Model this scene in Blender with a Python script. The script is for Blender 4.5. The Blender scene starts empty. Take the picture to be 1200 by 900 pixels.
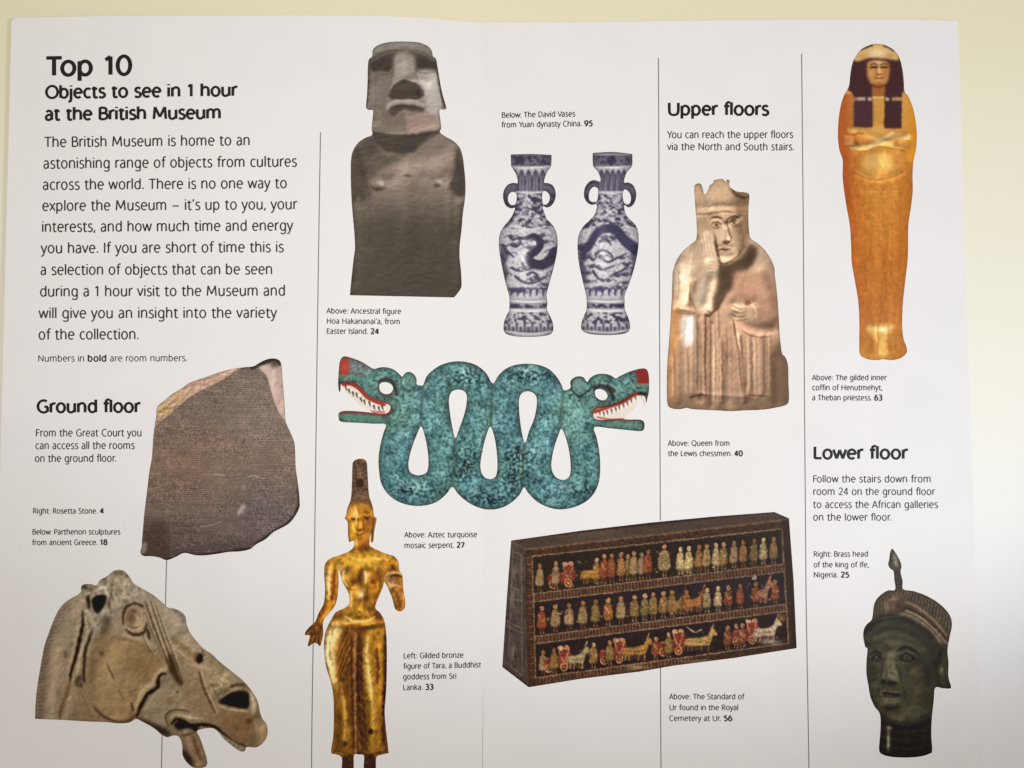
import bpy, bmesh, math, random
import numpy as np

# ---------------------------------------------------------------- camera
# A phone held about 22 cm above an open leaflet, tipped a couple of degrees.
FPX, CAMH, TILT = 867.0, 0.217, math.radians(2.21)   # focal length in photo pixels (1200 wide)
sc = bpy.context.scene
cam_d = bpy.data.cameras.new("camera"); cam_d.sensor_width = 36.0; cam_d.lens = 36.0*FPX/1200.0
cam_d.clip_start = 0.005; cam_d.clip_end = 20.0
cam = bpy.data.objects.new("camera", cam_d); cam.location = (0, 0, CAMH); cam.rotation_euler = (TILT, 0, 0)
sc.collection.objects.link(cam); sc.camera = cam

# ---------------------------------------------------------------- light
world = bpy.data.worlds.new("World"); sc.world = world; world.use_nodes = True
world.node_tree.nodes['Background'].inputs[0].default_value = (1.0, .96, .975, 1)
world.node_tree.nodes['Background'].inputs[1].default_value = .31

def area(name, loc, target, size, power, color, sy=None):
    d = bpy.data.lights.new(name, 'AREA'); d.energy = power; d.color = color
    d.shape = 'RECTANGLE'; d.size = size; d.size_y = sy or size
    o = bpy.data.objects.new(name, d); o.location = loc
    v = [target[i]-loc[i] for i in range(3)]
    from mathutils import Vector
    o.rotation_euler = Vector(v).to_track_quat('-Z', 'Y').to_euler()
    sc.collection.objects.link(o)
def spot(name, loc, target, power, color, half, blend, radius):
    d = bpy.data.lights.new(name, 'SPOT'); d.energy = power; d.color = color
    d.spot_size = 2*half; d.spot_blend = blend; d.shadow_soft_size = radius
    o = bpy.data.objects.new(name, d); o.location = loc
    from mathutils import Vector
    o.rotation_euler = Vector([target[i]-loc[i] for i in range(3)]).to_track_quat('-Z', 'Y').to_euler()
    sc.collection.objects.link(o)
area("added_area_fill", (-.055, .051, .321), (.024, -.092, 0), .061, .525, (1.0, 1.03, .96), .253)  # added fill above the page, fitted to its brightness; no actual window
spot("added_cool_spot", (.308, -.071, .35), (.052, .12, 0), 3.1, (.93, 1.0, 1.09), .495, .40, .03)  # added unseen spot; its cone edge shapes the falloff towards the page bottom
spot("added_warm_spot", (-.114, .20, .713), (.072, .053, 0), 1.75, (1.0, .45, .20), .649, .45, .037)  # added unseen warm spot, fitted to tint the paper; no actual fixture
sc.view_settings.view_transform = 'Standard'; sc.view_settings.look = 'None'
sc.view_settings.exposure = 0.05; sc.view_settings.gamma = 1.0; sc.view_settings.use_curve_mapping = False

# ---------------------------------------------------------------- the plane of the page
MM = .001
FOLD = 566.0
def height(px, py):
    """height of the paper above the table (m): two pages rising away from the fold"""
    px = np.asarray(px, float); py = np.asarray(py, float)
    d = np.abs(px-FOLD)
    left = 1.7*(1-np.exp(-d*d/(d+4)/75.))+.25*np.sin(py/260.)*np.minimum(d/300., 1)
    right = 1.5*(1-np.exp(-d*d/(d+4)/80.))
    h = np.where(px < FOLD, left, right)
    h = h-1.6*np.clip((px-960)/160., 0, 1)**2
    return (.35+h)*MM
def world_at(px, py, z):
    px = np.asarray(px, float); py = np.asarray(py, float)
    dx, dy = (px-600)/FPX, -(py-450)/FPX
    ry = dy*math.cos(TILT)+math.sin(TILT); rz = dy*math.sin(TILT)-math.cos(TILT)
    t = (z-CAMH)/rz
    return np.stack([dx*t, ry*t, np.broadcast_to(z, np.shape(t)) if np.ndim(z) == 0 else z], -1)
def on_page(px, py, lift): return world_at(px, py, height(px, py)+lift)

# ---------------------------------------------------------------- materials
def mat(name, base, rough=.5, spec=.3, bump=0., bscale=900., mottle=0.):
    m = bpy.data.materials.new(name); m.use_nodes = True; N = m.node_tree; b = N.nodes['Principled BSDF']
    b.inputs['Roughness'].default_value = rough; b.inputs['Specular IOR Level'].default_value = spec
    b.inputs['Base Color'].default_value = (*base, 1)
    tc = N.nodes.new('ShaderNodeTexCoord')
    if mottle:
        n = N.nodes.new('ShaderNodeTexNoise'); n.inputs['Scale'].default_value = 55; n.inputs['Detail'].default_value = 5
        N.links.new(tc.outputs['Object'], n.inputs['Vector'])
        r = N.nodes.new('ShaderNodeValToRGB')
        r.color_ramp.elements[0].position = .3; r.color_ramp.elements[1].position = .7
        r.color_ramp.elements[0].color = (*[c*(1-mottle) for c in base], 1); r.color_ramp.elements[1].color = (*base, 1)
        N.links.new(n.outputs['Fac'], r.inputs['Fac']); N.links.new(r.outputs['Color'], b.inputs['Base Color'])
    if bump:
        n = N.nodes.new('ShaderNodeTexNoise'); n.inputs['Scale'].default_value = bscale; n.inputs['Detail'].default_value = 4
        N.links.new(tc.outputs['Object'], n.inputs['Vector'])
        k = N.nodes.new('ShaderNodeBump'); k.inputs['Strength'].default_value = bump; k.inputs['Distance'].default_value = .0002
        N.links.new(n.outputs['Fac'], k.inputs['Height']); N.links.new(k.outputs['Normal'], b.inputs['Normal'])
    return m
M_PAPER = mat("coated_paper", (.80, .785, .775), .5, .15, .12, 700., .03)
M_BLACK = mat("black_ink", (.018, .012, .010), .5, .15)
M_TEXT = mat("text_ink", (.038, .029, .024), .5, .15)
M_RULE = mat("grey_rule_ink", (.16, .15, .14), .5, .15)

def ink_material(name):
    m = bpy.data.materials.new(name); m.use_nodes = True; N = m.node_tree; b = N.nodes['Principled BSDF']
    b.inputs['Roughness'].default_value = .5; b.inputs['Specular IOR Level'].default_value = .15
    a = N.nodes.new('ShaderNodeAttribute'); a.attribute_name = 'ink'
    N.links.new(a.outputs['Color'], b.inputs['Base Color'])
    tc = N.nodes.new('ShaderNodeTexCoord'); n = N.nodes.new('ShaderNodeTexNoise'); n.inputs['Scale'].default_value = 700
    N.links.new(tc.outputs['Object'], n.inputs['Vector'])
    k = N.nodes.new('ShaderNodeBump'); k.inputs['Strength'].default_value = .12; k.inputs['Distance'].default_value = .0002
    N.links.new(n.outputs['Fac'], k.inputs['Height']); N.links.new(k.outputs['Normal'], b.inputs['Normal'])
    return m
M_INK = ink_material("colour_print")

def raw_mesh(name, V, F, m, parent=None, smooth=False):
    me = bpy.data.meshes.new(name); V = np.asarray(V, np.float32)
    if isinstance(F, np.ndarray):
        n, k = F.shape
        me.vertices.add(len(V)); me.vertices.foreach_set('co', V.ravel())
        me.loops.add(n*k); me.loops.foreach_set('vertex_index', F.astype(np.int32).ravel())
        me.polygons.add(n); me.polygons.foreach_set('loop_start', (np.arange(n)*k).astype(np.int32))
        me.polygons.foreach_set('loop_total', np.full(n, k, np.int32)); me.update(calc_edges=True)
    else:
        me.from_pydata([tuple(v) for v in V], [], F)
    if smooth: me.polygons.foreach_set('use_smooth', np.ones(len(me.polygons), bool))
    me.materials.append(m); me.validate()
    o = bpy.data.objects.new(name, me); sc.collection.objects.link(o)
    if parent: o.parent = parent
    return o
# ---------------------------------------------------------------- ink painter
# The printed pictures are flat ink on the page.  Each is composed here with
# numpy in page coordinates and becomes the colour attribute of its own mesh.
S = 2.0

def pts(s):
    return [tuple(float(v) for v in p.split(',')) for p in s.split()]

def crv(P, closed=False, sub=5):
    P = [np.array(p, float) for p in P]; n = len(P); out = []
    for i in range(n if closed else n-1):
        if closed:
            a, b, c, d = P[i-1], P[i], P[(i+1) % n], P[(i+2) % n]
            if abs(b-c).sum() < 1e-6: continue
        else:
            a, b, c, d = P[max(i-1, 0)], P[i], P[i+1], P[min(i+2, n-1)]
        for k in range(sub):
            t = k/sub
            out.append(0.5*((2*b)+(c-a)*t+(2*a-5*b+4*c-d)*t*t+(3*b-a-3*c+d)*t**3))
    if not closed: out.append(P[-1])
    return np.array(out)

def col(h):
    if isinstance(h, str): return np.array([int(h[i:i+2], 16) for i in (0, 2, 4)], float)
    return np.array(h, float)

def blur(a, r):
    r = int(round(r*S))
    if r < 1: return a
    for _ in range(2):
        for ax in (0, 1):
            p = np.pad(a, [(r+1, r) if k == ax else (0, 0) for k in range(2)], mode='edge')
            c = np.cumsum(p, axis=ax); n = 2*r+1
            a = (c[n:] - c[:-n])/n if ax == 0 else (c[:, n:] - c[:, :-n])/n
    return a

class Ink:
    def __init__(s, x0, y0, x1, y1, seed=1):
        s.x0, s.y0 = x0, y0
        s.w, s.h = int((x1-x0)*S), int((y1-y0)*S)
        s.X, s.Y = np.meshgrid(x0+(np.arange(s.w)+.5)/S, y0+(np.arange(s.h)+.5)/S)
        s.im = np.zeros((s.h, s.w, 3)); s.clip = None; s.seed = seed; s.k = 0
        s.outer = []; s.holes = []; s.taper = 0
    def mask(s, P):
        m = np.zeros((s.h, s.w+1)); P = np.asarray(P); n = len(P)
        ys = s.Y[:, 0]
        for i in range(n):
            (ax, ay), (bx, by) = P[i], P[(i+1) % n]
            if ay == by: continue
            lo, hi = min(ay, by), max(ay, by)
            r = np.where((ys >= lo) & (ys < hi))[0]
            if len(r) == 0: continue
            xx = ax+(ys[r]-ay)*(bx-ax)/(by-ay)
            c = np.clip(np.ceil((xx-s.x0)*S-.5), 0, s.w).astype(int)
            np.add.at(m, (r, c), 1)
        return (np.cumsum(m, axis=1)[:, :-1] % 2)
    def shape(s, P, smooth=True):
        P = pts(P) if isinstance(P, str) else P
        s.outer.append(crv(P, True, 4) if smooth else np.array(P, float))
    def hole(s, P, smooth=True):
        P = pts(P) if isinstance(P, str) else P
        s.holes.append(crv(P, True, 5) if smooth else np.array(P, float))
    def inside(s):
        m = np.zeros((s.h, s.w))
        for P in s.outer: m = np.maximum(m, s.mask(P))
        for P in s.holes: m = np.where(s.mask(P) > 0, 0, m)
        return m
    def put(s, m, c, op=1.):
        m = m*op
        if s.clip is not None: m = m*s.clip
        s.im += (col(c)-s.im)*m[..., None]
    def bg(s, c): s.im[:] = col(c)
    def vgrad(s, stops):
        ys = [a for a, _ in stops]; cs = np.array([col(c) for _, c in stops])
        for k in range(3): s.im[..., k] = np.interp(s.Y, ys, cs[:, k])
    def F(s, P, c, op=1., soft=.5, sm=True):
        P = pts(P) if isinstance(P, str) else P
        s.put(blur(s.mask(crv(P, True, 4) if sm else P), soft), c, op)
    def dist(s, P):
        d = np.full((s.h, s.w), 1e9); t = np.zeros((s.h, s.w)); n = len(P)-1
        for i in range(n):
            a, b = np.array(P[i]), np.array(P[i+1]); v = b-a; L = max(v@v, 1e-9)
            u = np.clip(((s.X-a[0])*v[0]+(s.Y-a[1])*v[1])/L, 0, 1)
            q = np.hypot(s.X-a[0]-u*v[0], s.Y-a[1]-u*v[1])
            k = q < d; d[k] = q[k]; t[k] = ((i+u)/n)[k]
        return d, t
    def L(s, P, w, c, op=1., soft=.8, sm=True, w1=None):
        P = pts(P) if isinstance(P, str) else P
        if sm and len(P) > 2: P = crv(P, False, 4)
        P = np.asarray(P)
        pad = max(w, w1 or w)+soft+2                     # local window keeps this quick
        a0 = int(max((P[:, 0].min()-pad-s.x0)*S, 0)); a1 = int(min((P[:, 0].max()+pad-s.x0)*S+1, s.w))
        b0 = int(max((P[:, 1].min()-pad-s.y0)*S, 0)); b1 = int(min((P[:, 1].max()+pad-s.y0)*S+1, s.h))
        if a1 <= a0 or b1 <= b0: return
        q = Ink.__new__(Ink); q.X = s.X[b0:b1, a0:a1]; q.Y = s.Y[b0:b1, a0:a1]; q.w = a1-a0; q.h = b1-b0
        d, t = q.dist(P)
        ww = w if w1 is None else w+(w1-w)*t
        if s.taper and len(P) > 2: ww = ww*(.3+.7*np.sin(np.pi*np.clip(t, 0, 1))**.55)*(1+.25*np.sin(q.X*1.3+q.Y*.9))
        m = np.zeros((s.h, s.w)); m[b0:b1, a0:a1] = np.clip((ww/2-d)/soft+.5, 0, 1)
        s.put(m, c, op)
    def G(s, x, y, rx, ry, c, op=1., ang=0, p=2.):
        a = math.radians(ang); dx, dy = s.X-x, s.Y-y
        u = (dx*math.cos(a)+dy*math.sin(a))/rx; v = (-dx*math.sin(a)+dy*math.cos(a))/ry
        s.put(np.exp(-((u*u+v*v)**(p/2))), c, op)
    def E(s, x, y, rx, ry, c, op=1., ang=0, soft=.6):
        a = math.radians(ang); dx, dy = s.X-x, s.Y-y
        u = (dx*math.cos(a)+dy*math.sin(a))/rx; v = (-dx*math.sin(a)+dy*math.cos(a))/ry
        r = np.sqrt(u*u+v*v)
        s.put(np.clip((1-r)*min(rx, ry)/soft+.5, 0, 1), c, op)
    def vn(s, sx, sy=None, cells=False, warp=0):
        sy = sy or sx; s.k += 1
        R = np.random.RandomState(s.seed*1000+s.k)
        gx, gy = (s.X-s.x0)/sx, (s.Y-s.y0)/sy
        if warp:
            gx = gx+warp*s.vn(sx*2, sy*2); gy = gy+warp*s.vn(sx*2, sy*2)
        gx = gx-gx.min(); gy = gy-gy.min()
        A = R.rand(int(gy.max())+3, int(gx.max())+3)*2-1
        i, j = gx.astype(int), gy.astype(int)
        if cells: return A[j, i]
        u, v = gx-i, gy-j; u = u*u*(3-2*u); v = v*v*(3-2*v)
        return (A[j, i]*(1-u)+A[j, i+1]*u)*(1-v)+(A[j+1, i]*(1-u)+A[j+1, i+1]*u)*v
    def fbm(s, sx, sy=None, o=3):
        sy = sy or sx; t = 0; a = 1.
        for k in range(o):
            t = t+a*s.vn(max(sx/2**k, .6), max(sy/2**k, .6)); a *= .55
        return t/1.5
    def mul(s, f, m=None):
        if s.clip is not None: f = 1+(f-1)*s.clip
        if m is not None: f = 1+(f-1)*m
        s.im = np.clip(s.im*f[..., None], 0, 255)
    def rim(s, r, c, op):                                 # turned-away edges print darker
        e = blur(s.inside(), r)
        s.put(np.clip((1-e)*1.6, 0, 1)**1.8, c, op*.8)
    def sculpt(s, items, k, lx=-.55, ly=-.85):            # ridges (h>0) and grooves (h<0) lit from one side
        H = np.zeros((s.h, s.w))
        for P, w, h in items:
            P = pts(P) if isinstance(P, str) else P
            if len(P) > 2: P = crv(P, False, 3)
            if len(P) == 1: d = np.hypot(s.X-P[0][0], s.Y-P[0][1])
            else: d, _ = s.dist(P)
            H += h*w*np.exp(-(d/w)**2)
        H += .25*s.vn(9)*0
        gy, gx = np.gradient(H)
        s.mul(np.clip(1+k*S*(gx*-lx+gy*-ly)*-1, .42, 1.5))
    def warp(s, amp, sc):
        i = np.clip(np.arange(s.h)[:, None]+np.round(amp*S*s.fbm(sc)), 0, s.h-1).astype(int)
        j = np.clip(np.arange(s.w)[None]+np.round(amp*S*s.fbm(sc)), 0, s.w-1).astype(int)
        s.im = s.im[i, j]
    def finish(s, r=.5, sat=1., gain=1., contrast=1., tint=(1, 1, 1)):
        for c in range(3): s.im[..., c] = blur(s.im[..., c], r)
        g = s.im.mean(axis=2, keepdims=True); s.im = np.clip(g+(s.im-g)*sat, 0, 255)
        m = g[s.inside() > 0].mean(); s.im = np.clip((m+(s.im-m)*contrast)*gain*np.array(tint), 0, 255)
        return s
    def relief(s, n, k, r=0):
        if r: n = blur(n, r)
        gy, gx = np.gradient(n)
        s.mul(np.clip(1+k*(gx*.7+gy), .4, 1.7))
def pic_statue():
    a = Ink(404, 42, 552, 354, 3)
    a.shape("437,58 443,53 452,50 465,48.6 480,48.8 492,50 502,54.5 506,60 507.5,66 511,69 513,80 516,98 519,112 523,126 520,128.5 515,129 516,140 517,150 515.5,155 522,160 531,165 538,172 542,182 544,197 545.5,215 545,232 542.5,250 541,268 539,285 538.5,300 540,315 541,332 540,338 536,344 532,348.6 532,348.6 410,346 410,346 412,325 414.5,302 416,290 415,270 413,248 411.5,225 411,200 411.5,186 414,176 420,167 428,161.5 436,158 435.5,150 436.5,140 437,129.5 433,129 433,129 429,126 430,112 430.8,95 431,80 432,70 436,66")
    a.taper = 1
    a.vgrad([(48, '857a6e'), (62, '7d7266'), (100, '9a8d80'), (150, '8f7d70'), (180, '93806f'), (230, '8a786a'), (262, '665b4c'), (300, '5b5043'), (346, '554a3d')])
    a.F("436,58 452,50 480,48.5 502,54 508,67 509,72 495,62 475,58.5 455,59 440,67 436,73", '8d8377', 1, 1)
    a.F("437,66 455,59 478,58.5 497,62 510,72 510,84 488,81 484,74 470,66 461,73 458,82 436,86", '5b5147', .95, 1.2)
    a.F("487,70 508,72 509,83 489,82", '4a4239', .8, 1.5); a.F("437,72 458,68 456,84 437,84", '4b443a', .8, 1.5)
    a.F("436,85 457,84 462,84 455,108 454,130 438,132 437,100", '86796c', .95, 1.5)
    a.F("487,84 512,86 514,128 512,152 498,146 500,120 492,100", 'b9aea3', .95, 2)
    a.L("437,85.5 447,86.5 456,85", 1.4, 'b3a698', .9)
    a.F("464,64 474,62 486,67 486,88 490,96 484,93 474,92 464,96 460,88", 'a79a8d', 1, 2)
    a.G(474, 78, 5, 13, 'c0b2a4', .6)
    a.F("437,88 455,86 462,92 456,104 452,122 440,130 437,112", '7d7065', .75, 3); a.L("461,70 461,84 457,95", 2.4, '5f5449', .6, 2.2); a.L("486,70 487,86 492,97", 2, '8d8074', .6, 2)
    a.F("494,88 512,87 515,118 516,134 502,128 498,108", 'c3b8ac', .8, 3); a.F("437,59 455,51 480,49 500,54 505,60 490,56 470,54 450,57 438,66", 'a2968a', .45, 2)
    a.F("456,108 460,99 474,93 488,97 495,103 496,112 490,115 474,115 460,117 456,113", '554a40', 1, 1.2)
    a.L("457,103 463,97 474,92 486,96", 1.4, 'b5a798', .8); a.E(490, 109, 3, 3.6, '453b33', .9)
    a.F("452,125 460,118 475,115.5 490,117 499,125 497,127 484,123 472,122 460,124 455,128", 'a99c8f', 1, .8)
    a.F("455,128 462,124 474,122.5 488,124 498,128 490,134 478,129 470,130 462,137 455,133", '5d4f44', 1, 1)
    a.F("437,120 452,128 462,138 470,132 476,136 476,154 446,154 437,150", '7a6c5f', .8, 2)
    a.F("478,134 500,132 514,140 514,150 498,155 480,156", 'a58a7a', .9, 2)
    a.L("476,133 478,142 477,152", 1.2, 'b39c8b', .6)
    a.L("438,152.5 450,154.5 470,156 495,155.5 514,151", 1.6, 'c0a995', .8); a.F("436,154 455,157 480,158 514,153 506,163 492,170 486,178 470,180 450,176 440,166", '564c41', 1, 1.2)
    a.L("434,69 431.5,95 430,125", 3.4, '5a5046', 1); a.L("511,72 515,98 521,126", 4.2, '54493f', 1); a.L("436.5,88 436,126", 1, '8d8174', .6)
    a.F("413,184 424,165 438,160 444,172 452,182 470,183 480,178 466,190 440,204 434,214 424,208 420,190", '5f5448', .75, 2.5)
    a.F("482,182 498,168 514,157 530,165 534,190 526,212 518,219 505,208 492,212 470,216 450,220 436,214 452,198", 'a08a7a', .85, 4)
    a.F("411,180 422,174 427,200 432,216 434,232 412,234", '544a3e', .8, 2); a.F("536,172 545,200 545,228 541,231 528,224 527,212 532,196", '4a4138', .85, 1.8)
    a.L("434,217 440,222 447,221", 2.5, '4c4036', .9); a.E(446, 214.5, 4.4, 3.6, 'b8a595', 1, 0, 2); a.G(443, 221, 8, 3.5, '4f4439', .8)
    a.E(514, 213, 4.5, 3.4, 'b09d8d', .9, 0, 2); a.G(512, 217, 4, 3, '4a3e34', .9); a.L("519,219 527,212 533,196", 1.5, 'a8998a', .5)
    a.G(478, 206, 4, 1.6, '52382e', .9); a.L("431,223 432,262", 2, '8a7b6c', .5, 1.5)
    for i in range(14): a.L([(522, 232+i*3), (527, 232+i*3)], 1, 'a39585', .35)
    a.L("420,233 417,238", 4, '9a8b7d', .6, 3); a.L("543,232 538,236", 3, '94877a', .6, 2)
    a.L("422,290 430,293 438,297", 4, '8f7e70', .55, 3); a.L("529,283 534,284", 4, '9a8a7c', .6, 3); a.G(515, 315, 4, 3, '857769', .6)
    a.put(np.clip((a.Y-232)/40, 0, 1), '564b3e', .6)
    n = a.fbm(7, 3, 4); a.relief(n, .30); a.mul(1+.06*a.fbm(2, 1.4, 2)); a.mul(1+.05*a.fbm(26))
    a.rim(2.2, '3d342b', .55)
    for q, w, c, op in (("437,72 446,65 460,61 478,60 495,63 506,71", 1.4, 'a39788', .6), ("438,86 446,87.4 457,86 462,80", 1.2, '3f372f', .6), ("486,80 490,84.6 500,85.4 510,84", 1.2, '3f372f', .6), ("457,105 461,98 468,93.6 475,92.4 482,94 490,98 495,105", 1.6, 'beb1a2', .7), ("456,112 464,115.6 476,114.6 490,115.6 496,110", 2, '40372e', .7), ("453,126 461,119.6 474,117.4 488,118.6 498,125", 1.6, 'cabdac', .7), ("455,129 463,125.4 474,124 487,125.4 497,129", 1.6, '42362d', .8), ("437.4,84 437,110 436.8,138", 1.5, 'a79a8b', .5), ("512,86 515,110 516,128", 1.6, 'd3c8bb', .6), ("434,74 432,100 431,124", 1, '7d7265', .6)):
        a.L(q, w, c, op, 1.1)
    a.G(502, 100, 7, 12, 'cfc4b6', .5); a.G(446, 104, 6, 14, '92867a', .5); a.G(446, 214, 3, 2, 'd6c6b4', .8); a.G(514.6, 211.6, 3, 2, 'cbbba9', .8)
    sp = a.vn(1.7, 1.5); a.put(np.clip((sp-.72)*4, 0, 1)*(a.Y > 158), '3b3229', .35); a.put(np.clip((-sp-.78)*4, 0, 1), 'b3a391', .25)
    a.sculpt([("456,86 470,98 486,92 500,96", 5, .6), ("436,100 440,140", 6, .5), ("440,150 476,156 514,150", 4, -.5), ("440,180 470,190 520,178", 12, .4), ("430,205 446,214 460,210", 8, .5), ("498,208 514,212 528,205", 8, .5), ("430,225 432,280", 3, -.3), ("527,228 528,270", 4, -.3), ("478,190 478,290", 9, -.25), ("416,240 416,330", 6, .6), ("538,240 538,330", 6, -.5)], .35)
    a.warp(.8, 5)
    return a.finish(.35, .72, .95, 1.06)

def pic_vase(x, right):
    # generic blue and white baluster vase, both share one builder
    a = Ink(576 if not right else 668, 172, 662 if not right else 756, 400, 11+right)
    if not right:
        a.shape("598.5,181 598.5,181 622,180.3 646.4,181.5 646.4,181.5 646,193 644.5,197 640.5,203 637.5,213.5 642,214.5 648,217.5 651.3,226 650,235 646,241 641,243.3 636,242 638.5,251 641,257 647,263 651.5,271 653.5,282 652.5,297 648.5,315 643,335 640.5,346 641.5,354 641,362 644.5,370 648,379 648,388 643,392.5 630,394.5 610,394.8 596,392.5 590.5,388 590.5,379 593,371 596.5,364 597,354 596.5,346 592,330 587,306 584.6,288 585.5,275 590,266 597,257.5 601,251 603.5,243.5 599,244.3 593,241 589.7,233 590.2,224 594.5,217 601,214.2 606.5,214.5 605.5,206 602,199.5 599,195 599,195")
        a.hole("600,225 604.5,226 605.5,232 604,239 599.5,240.2 596,237 595.2,231.5 597,227"); a.hole("637,224 641,225 643.8,229 643.8,235 641,239 637,239.6 635.6,235 635.4,228")
        cx = 621.5; n0, n1 = 606, 637; jx = 0
    else:
        a.shape("694.5,179.3 694.5,179.3 718,178 741,180.5 741,180.5 741,192.5 739,197 734,203 731.2,213.5 736,213.8 742,217 745.6,226 744.5,235 741,241 736,243 731.5,240.5 733,250 737,256 743.5,262 747.4,270 748.5,282 747,297 743,315 737.5,332 732.3,345 732,353 732.3,362 735,369 738,378 738,386 733,390.5 720,392.5 702,392.5 688,390.5 681.5,386 681.5,378 684.5,370 687.3,362 687.5,352 686.5,344 682.5,328 678,306 676.8,288 678,276 683,266 691,258 697,251 699.5,240 693,240 687,236 684.3,229 685.5,220 690,213.5 696,211 703.5,212.5 702.5,205 699,199 695,194")
        a.hole("696,219 700.5,221 700.8,228 699.5,235 695,236.8 691,234.5 690,229 691.8,222.5"); a.hole("732,222 736,224 739,229 739,236 736,239.5 732,238 730,233 730,226")
        cx = 713.5; n0, n1 = 700, 731; jx = 92
    dark = '4e4a5c' if not right else '4d4a5d'
    a.bg('b5b0b0'); a.G(cx-6, 300, 22, 60, 'cfcac8', .7)
    ins = a.inside()
    def zone(y0, y1):
        a.clip = np.clip((a.Y-y0)*2+.5, 0, 1)*np.clip((y1-a.Y)*2+.5, 0, 1)
    def foliage(y0, y1, s, th, op=.95):
        zone(y0, y1); n = a.fbm(s, s*.8, 2); a.put(np.clip((n-th)*6, 0, 1), dark, op)
        m = a.fbm(s*.5, s*.4, 2); a.put(np.clip((m-.15)*4, 0, 1), '6b6677', .5)
    a.F([(n0-8, 178), (n1+12, 178), (n1+12, 196), (n0-8, 196)], '6d6874', .75, .4, False)
    foliage(182, 194, 3, .05); zone(182, 195); a.E(cx-(12 if not right else -3), 188, 5.5, 4.8, dark, .9)
    a.clip = None; a.L([(n0-7, 195.6), (cx, 196.4), (n1+10, 195)], 2.2, 'd6d0cc', 1); a.L([(n0-8, 181), (n1+10, 181)], 1.2, 'd8d2cd', .8)
    zone(197, 224)
    for k in range(-2, 4):                                 # upright leaves round the neck
        w = 4.3; u = cx+k*(8.2 if not right else 6.6)-2
        a.F([(u-w, 226), (u-w, 210), (u, 198.5), (u+w, 210), (u+w, 226)], '4a4656', .95, .4); a.F([(u-w+1.3, 226), (u-w+1.4, 211), (u, 202), (u+w-1.4, 211), (u+w-1.3, 226)], '8f8b93', .95, .6)
        a.L([(u, 204), (u, 226)], 1.2, '57525f', .8)
    a.clip = None
    for side in (-1, 1):                                   # looped handles
        hx = {(-1, 0): 599, (1, 0): 641.5, (-1, 1): 695, (1, 1): 736.5}[(side, right)]; hy = 231 if not right or side > 0 else 228
        a.clip = (((a.X-cx)*side) > (15.5 if side > 0 else 15.5)).astype(float)*(a.Y > 209)*(a.Y < 246)
        a.bg_ = None; a.put(np.ones_like(a.X), '6c6676', .9); a.mul(1+.22*a.fbm(4, 3, 2)); a.L([(hx+side*(-4), hy-12), (hx+side*4, hy-10), (hx+side*7, hy-2)], 1.5, 'aaa5ad', .5)
    foliage(226, 268, 3.4, -.05); zone(226, 262)
    a.L([(n0, 252), (cx, 256), (n1+4, 250)], 1.6, 'cfcaca', .7); a.L([(n0-2, 238), (cx-4, 233), (cx+5, 241), (n1, 236)], 1.6, 'cdc8c8', .7); a.L([(n0-3, 262), (cx-8, 246), (cx+4, 249), (n1+3, 259)], 1.5, 'cfcaca', .6)
    a.clip = None; a.L([(n0-1, 225), (cx, 226.4), (n1+1, 225)], 1.8, 'd3cecb', .95)
    zone(262, 272); a.L([(n0-22, 276), (n0-6, 266), (cx, 268.5), (n1+8, 266), (n1+20, 276)], 1.6, 'd5d0cd', .9)
    zone(262, 350)
    o = 0 if not right else 92
    if not right:   # a broad winding band with a ragged comb, clouds and scrolls
        band = "609,279 617,279 625,276 632,280 634,287 629,294 622,299 621,305 626,309 636,310 645,304 650,296"; w0, w1 = 4, 13
    else:
        band = "680,290 688,292 693,284 699,274 710,268 722,270 731,281 739,288 748,294"; w0, w1 = 7, 13
    c = crv(pts(band), False, 6)
    for i in range(6, len(c)-1, 1):
        d = c[i]-c[i-1]; nn = np.array([d[1], -d[0]])/max(np.hypot(*d), 1e-6); w = w0+(w1-w0)*i/len(c)
        a.L([tuple(c[i]), tuple(c[i]+nn*(w*.5+3.4)*(1 if right else -1)+d*.4)], 1.1, 'ddd9d6', .9); a.L([tuple(c[i]), tuple(c[i]+nn*(w*.5+1.6)*(1 if right else -1))], 1.1, dark, .8)
    a.L(band, w0, '55506a' if right else '4a4656', 1, .8, True, w1)
    R = random.Random(5+right)
    if not right:
        sc = ["597,277 601,281 606,279 610,283 606,288 599,286", "612,308 617,316 625,313 633,309", "600,314 606,317 613,318", "604,324 612,330 622,332 634,328 642,322", "592,292 597,297 602,301", "588,300 592,306", "618,322 624,319 630,323 627,328"]
    else:
        sc = ["703,301 712,307 722,303 734,297", "700,313 706,316 713,314 720,311", "695,318 700,325 708,330", "690,300 695,305 699,301", "738,308 731,316 722,320 716,325", "703,283 710,281 716,286", "698,298 706,293 716,298 718,304"]
    for q in sc: a.L(q, 3.4, dark, .9, .8, True, 1.6)
    for k in range(24):
        px, py = cx+R.uniform(-32, 32), R.uniform(272, 344); r = R.uniform(2.5, 5)
        a.E(px, py, r, r*.55, dark, .75, R.uniform(-30, 30)); a.L([(px-r-5, py+2), (px-r, py-1), (px, py+2), (px+r+3, py-1), (px+r+7, py+2)], 1.2, '5b566a', .85)
    for k in range(8):
        px, py = cx-26+k*7.5, 342; a.L([(px-4, py+4), (px-2, py-3), (px+3, py-4), (px+3, py+1)], 1.8, '55516a', .9)
    for yy in (301, 322):
        for k in (-1, 1): a.F([(cx+k*34, yy-16), (cx+k*26, yy-6), (cx+k*27, yy+4), (cx+k*34, yy+10)], dark, .7, 1)
    zone(350, 364); a.put(np.ones_like(a.X), 'a09c9c', 1); foliage(356, 361, 3.4, -.15)
    a.clip = None
    for yy in (353, 363.5): a.L([(cx-28, yy-1), (cx, yy+.8), (cx+28, yy-1)], 2, 'd2cdca', .9)
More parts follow.
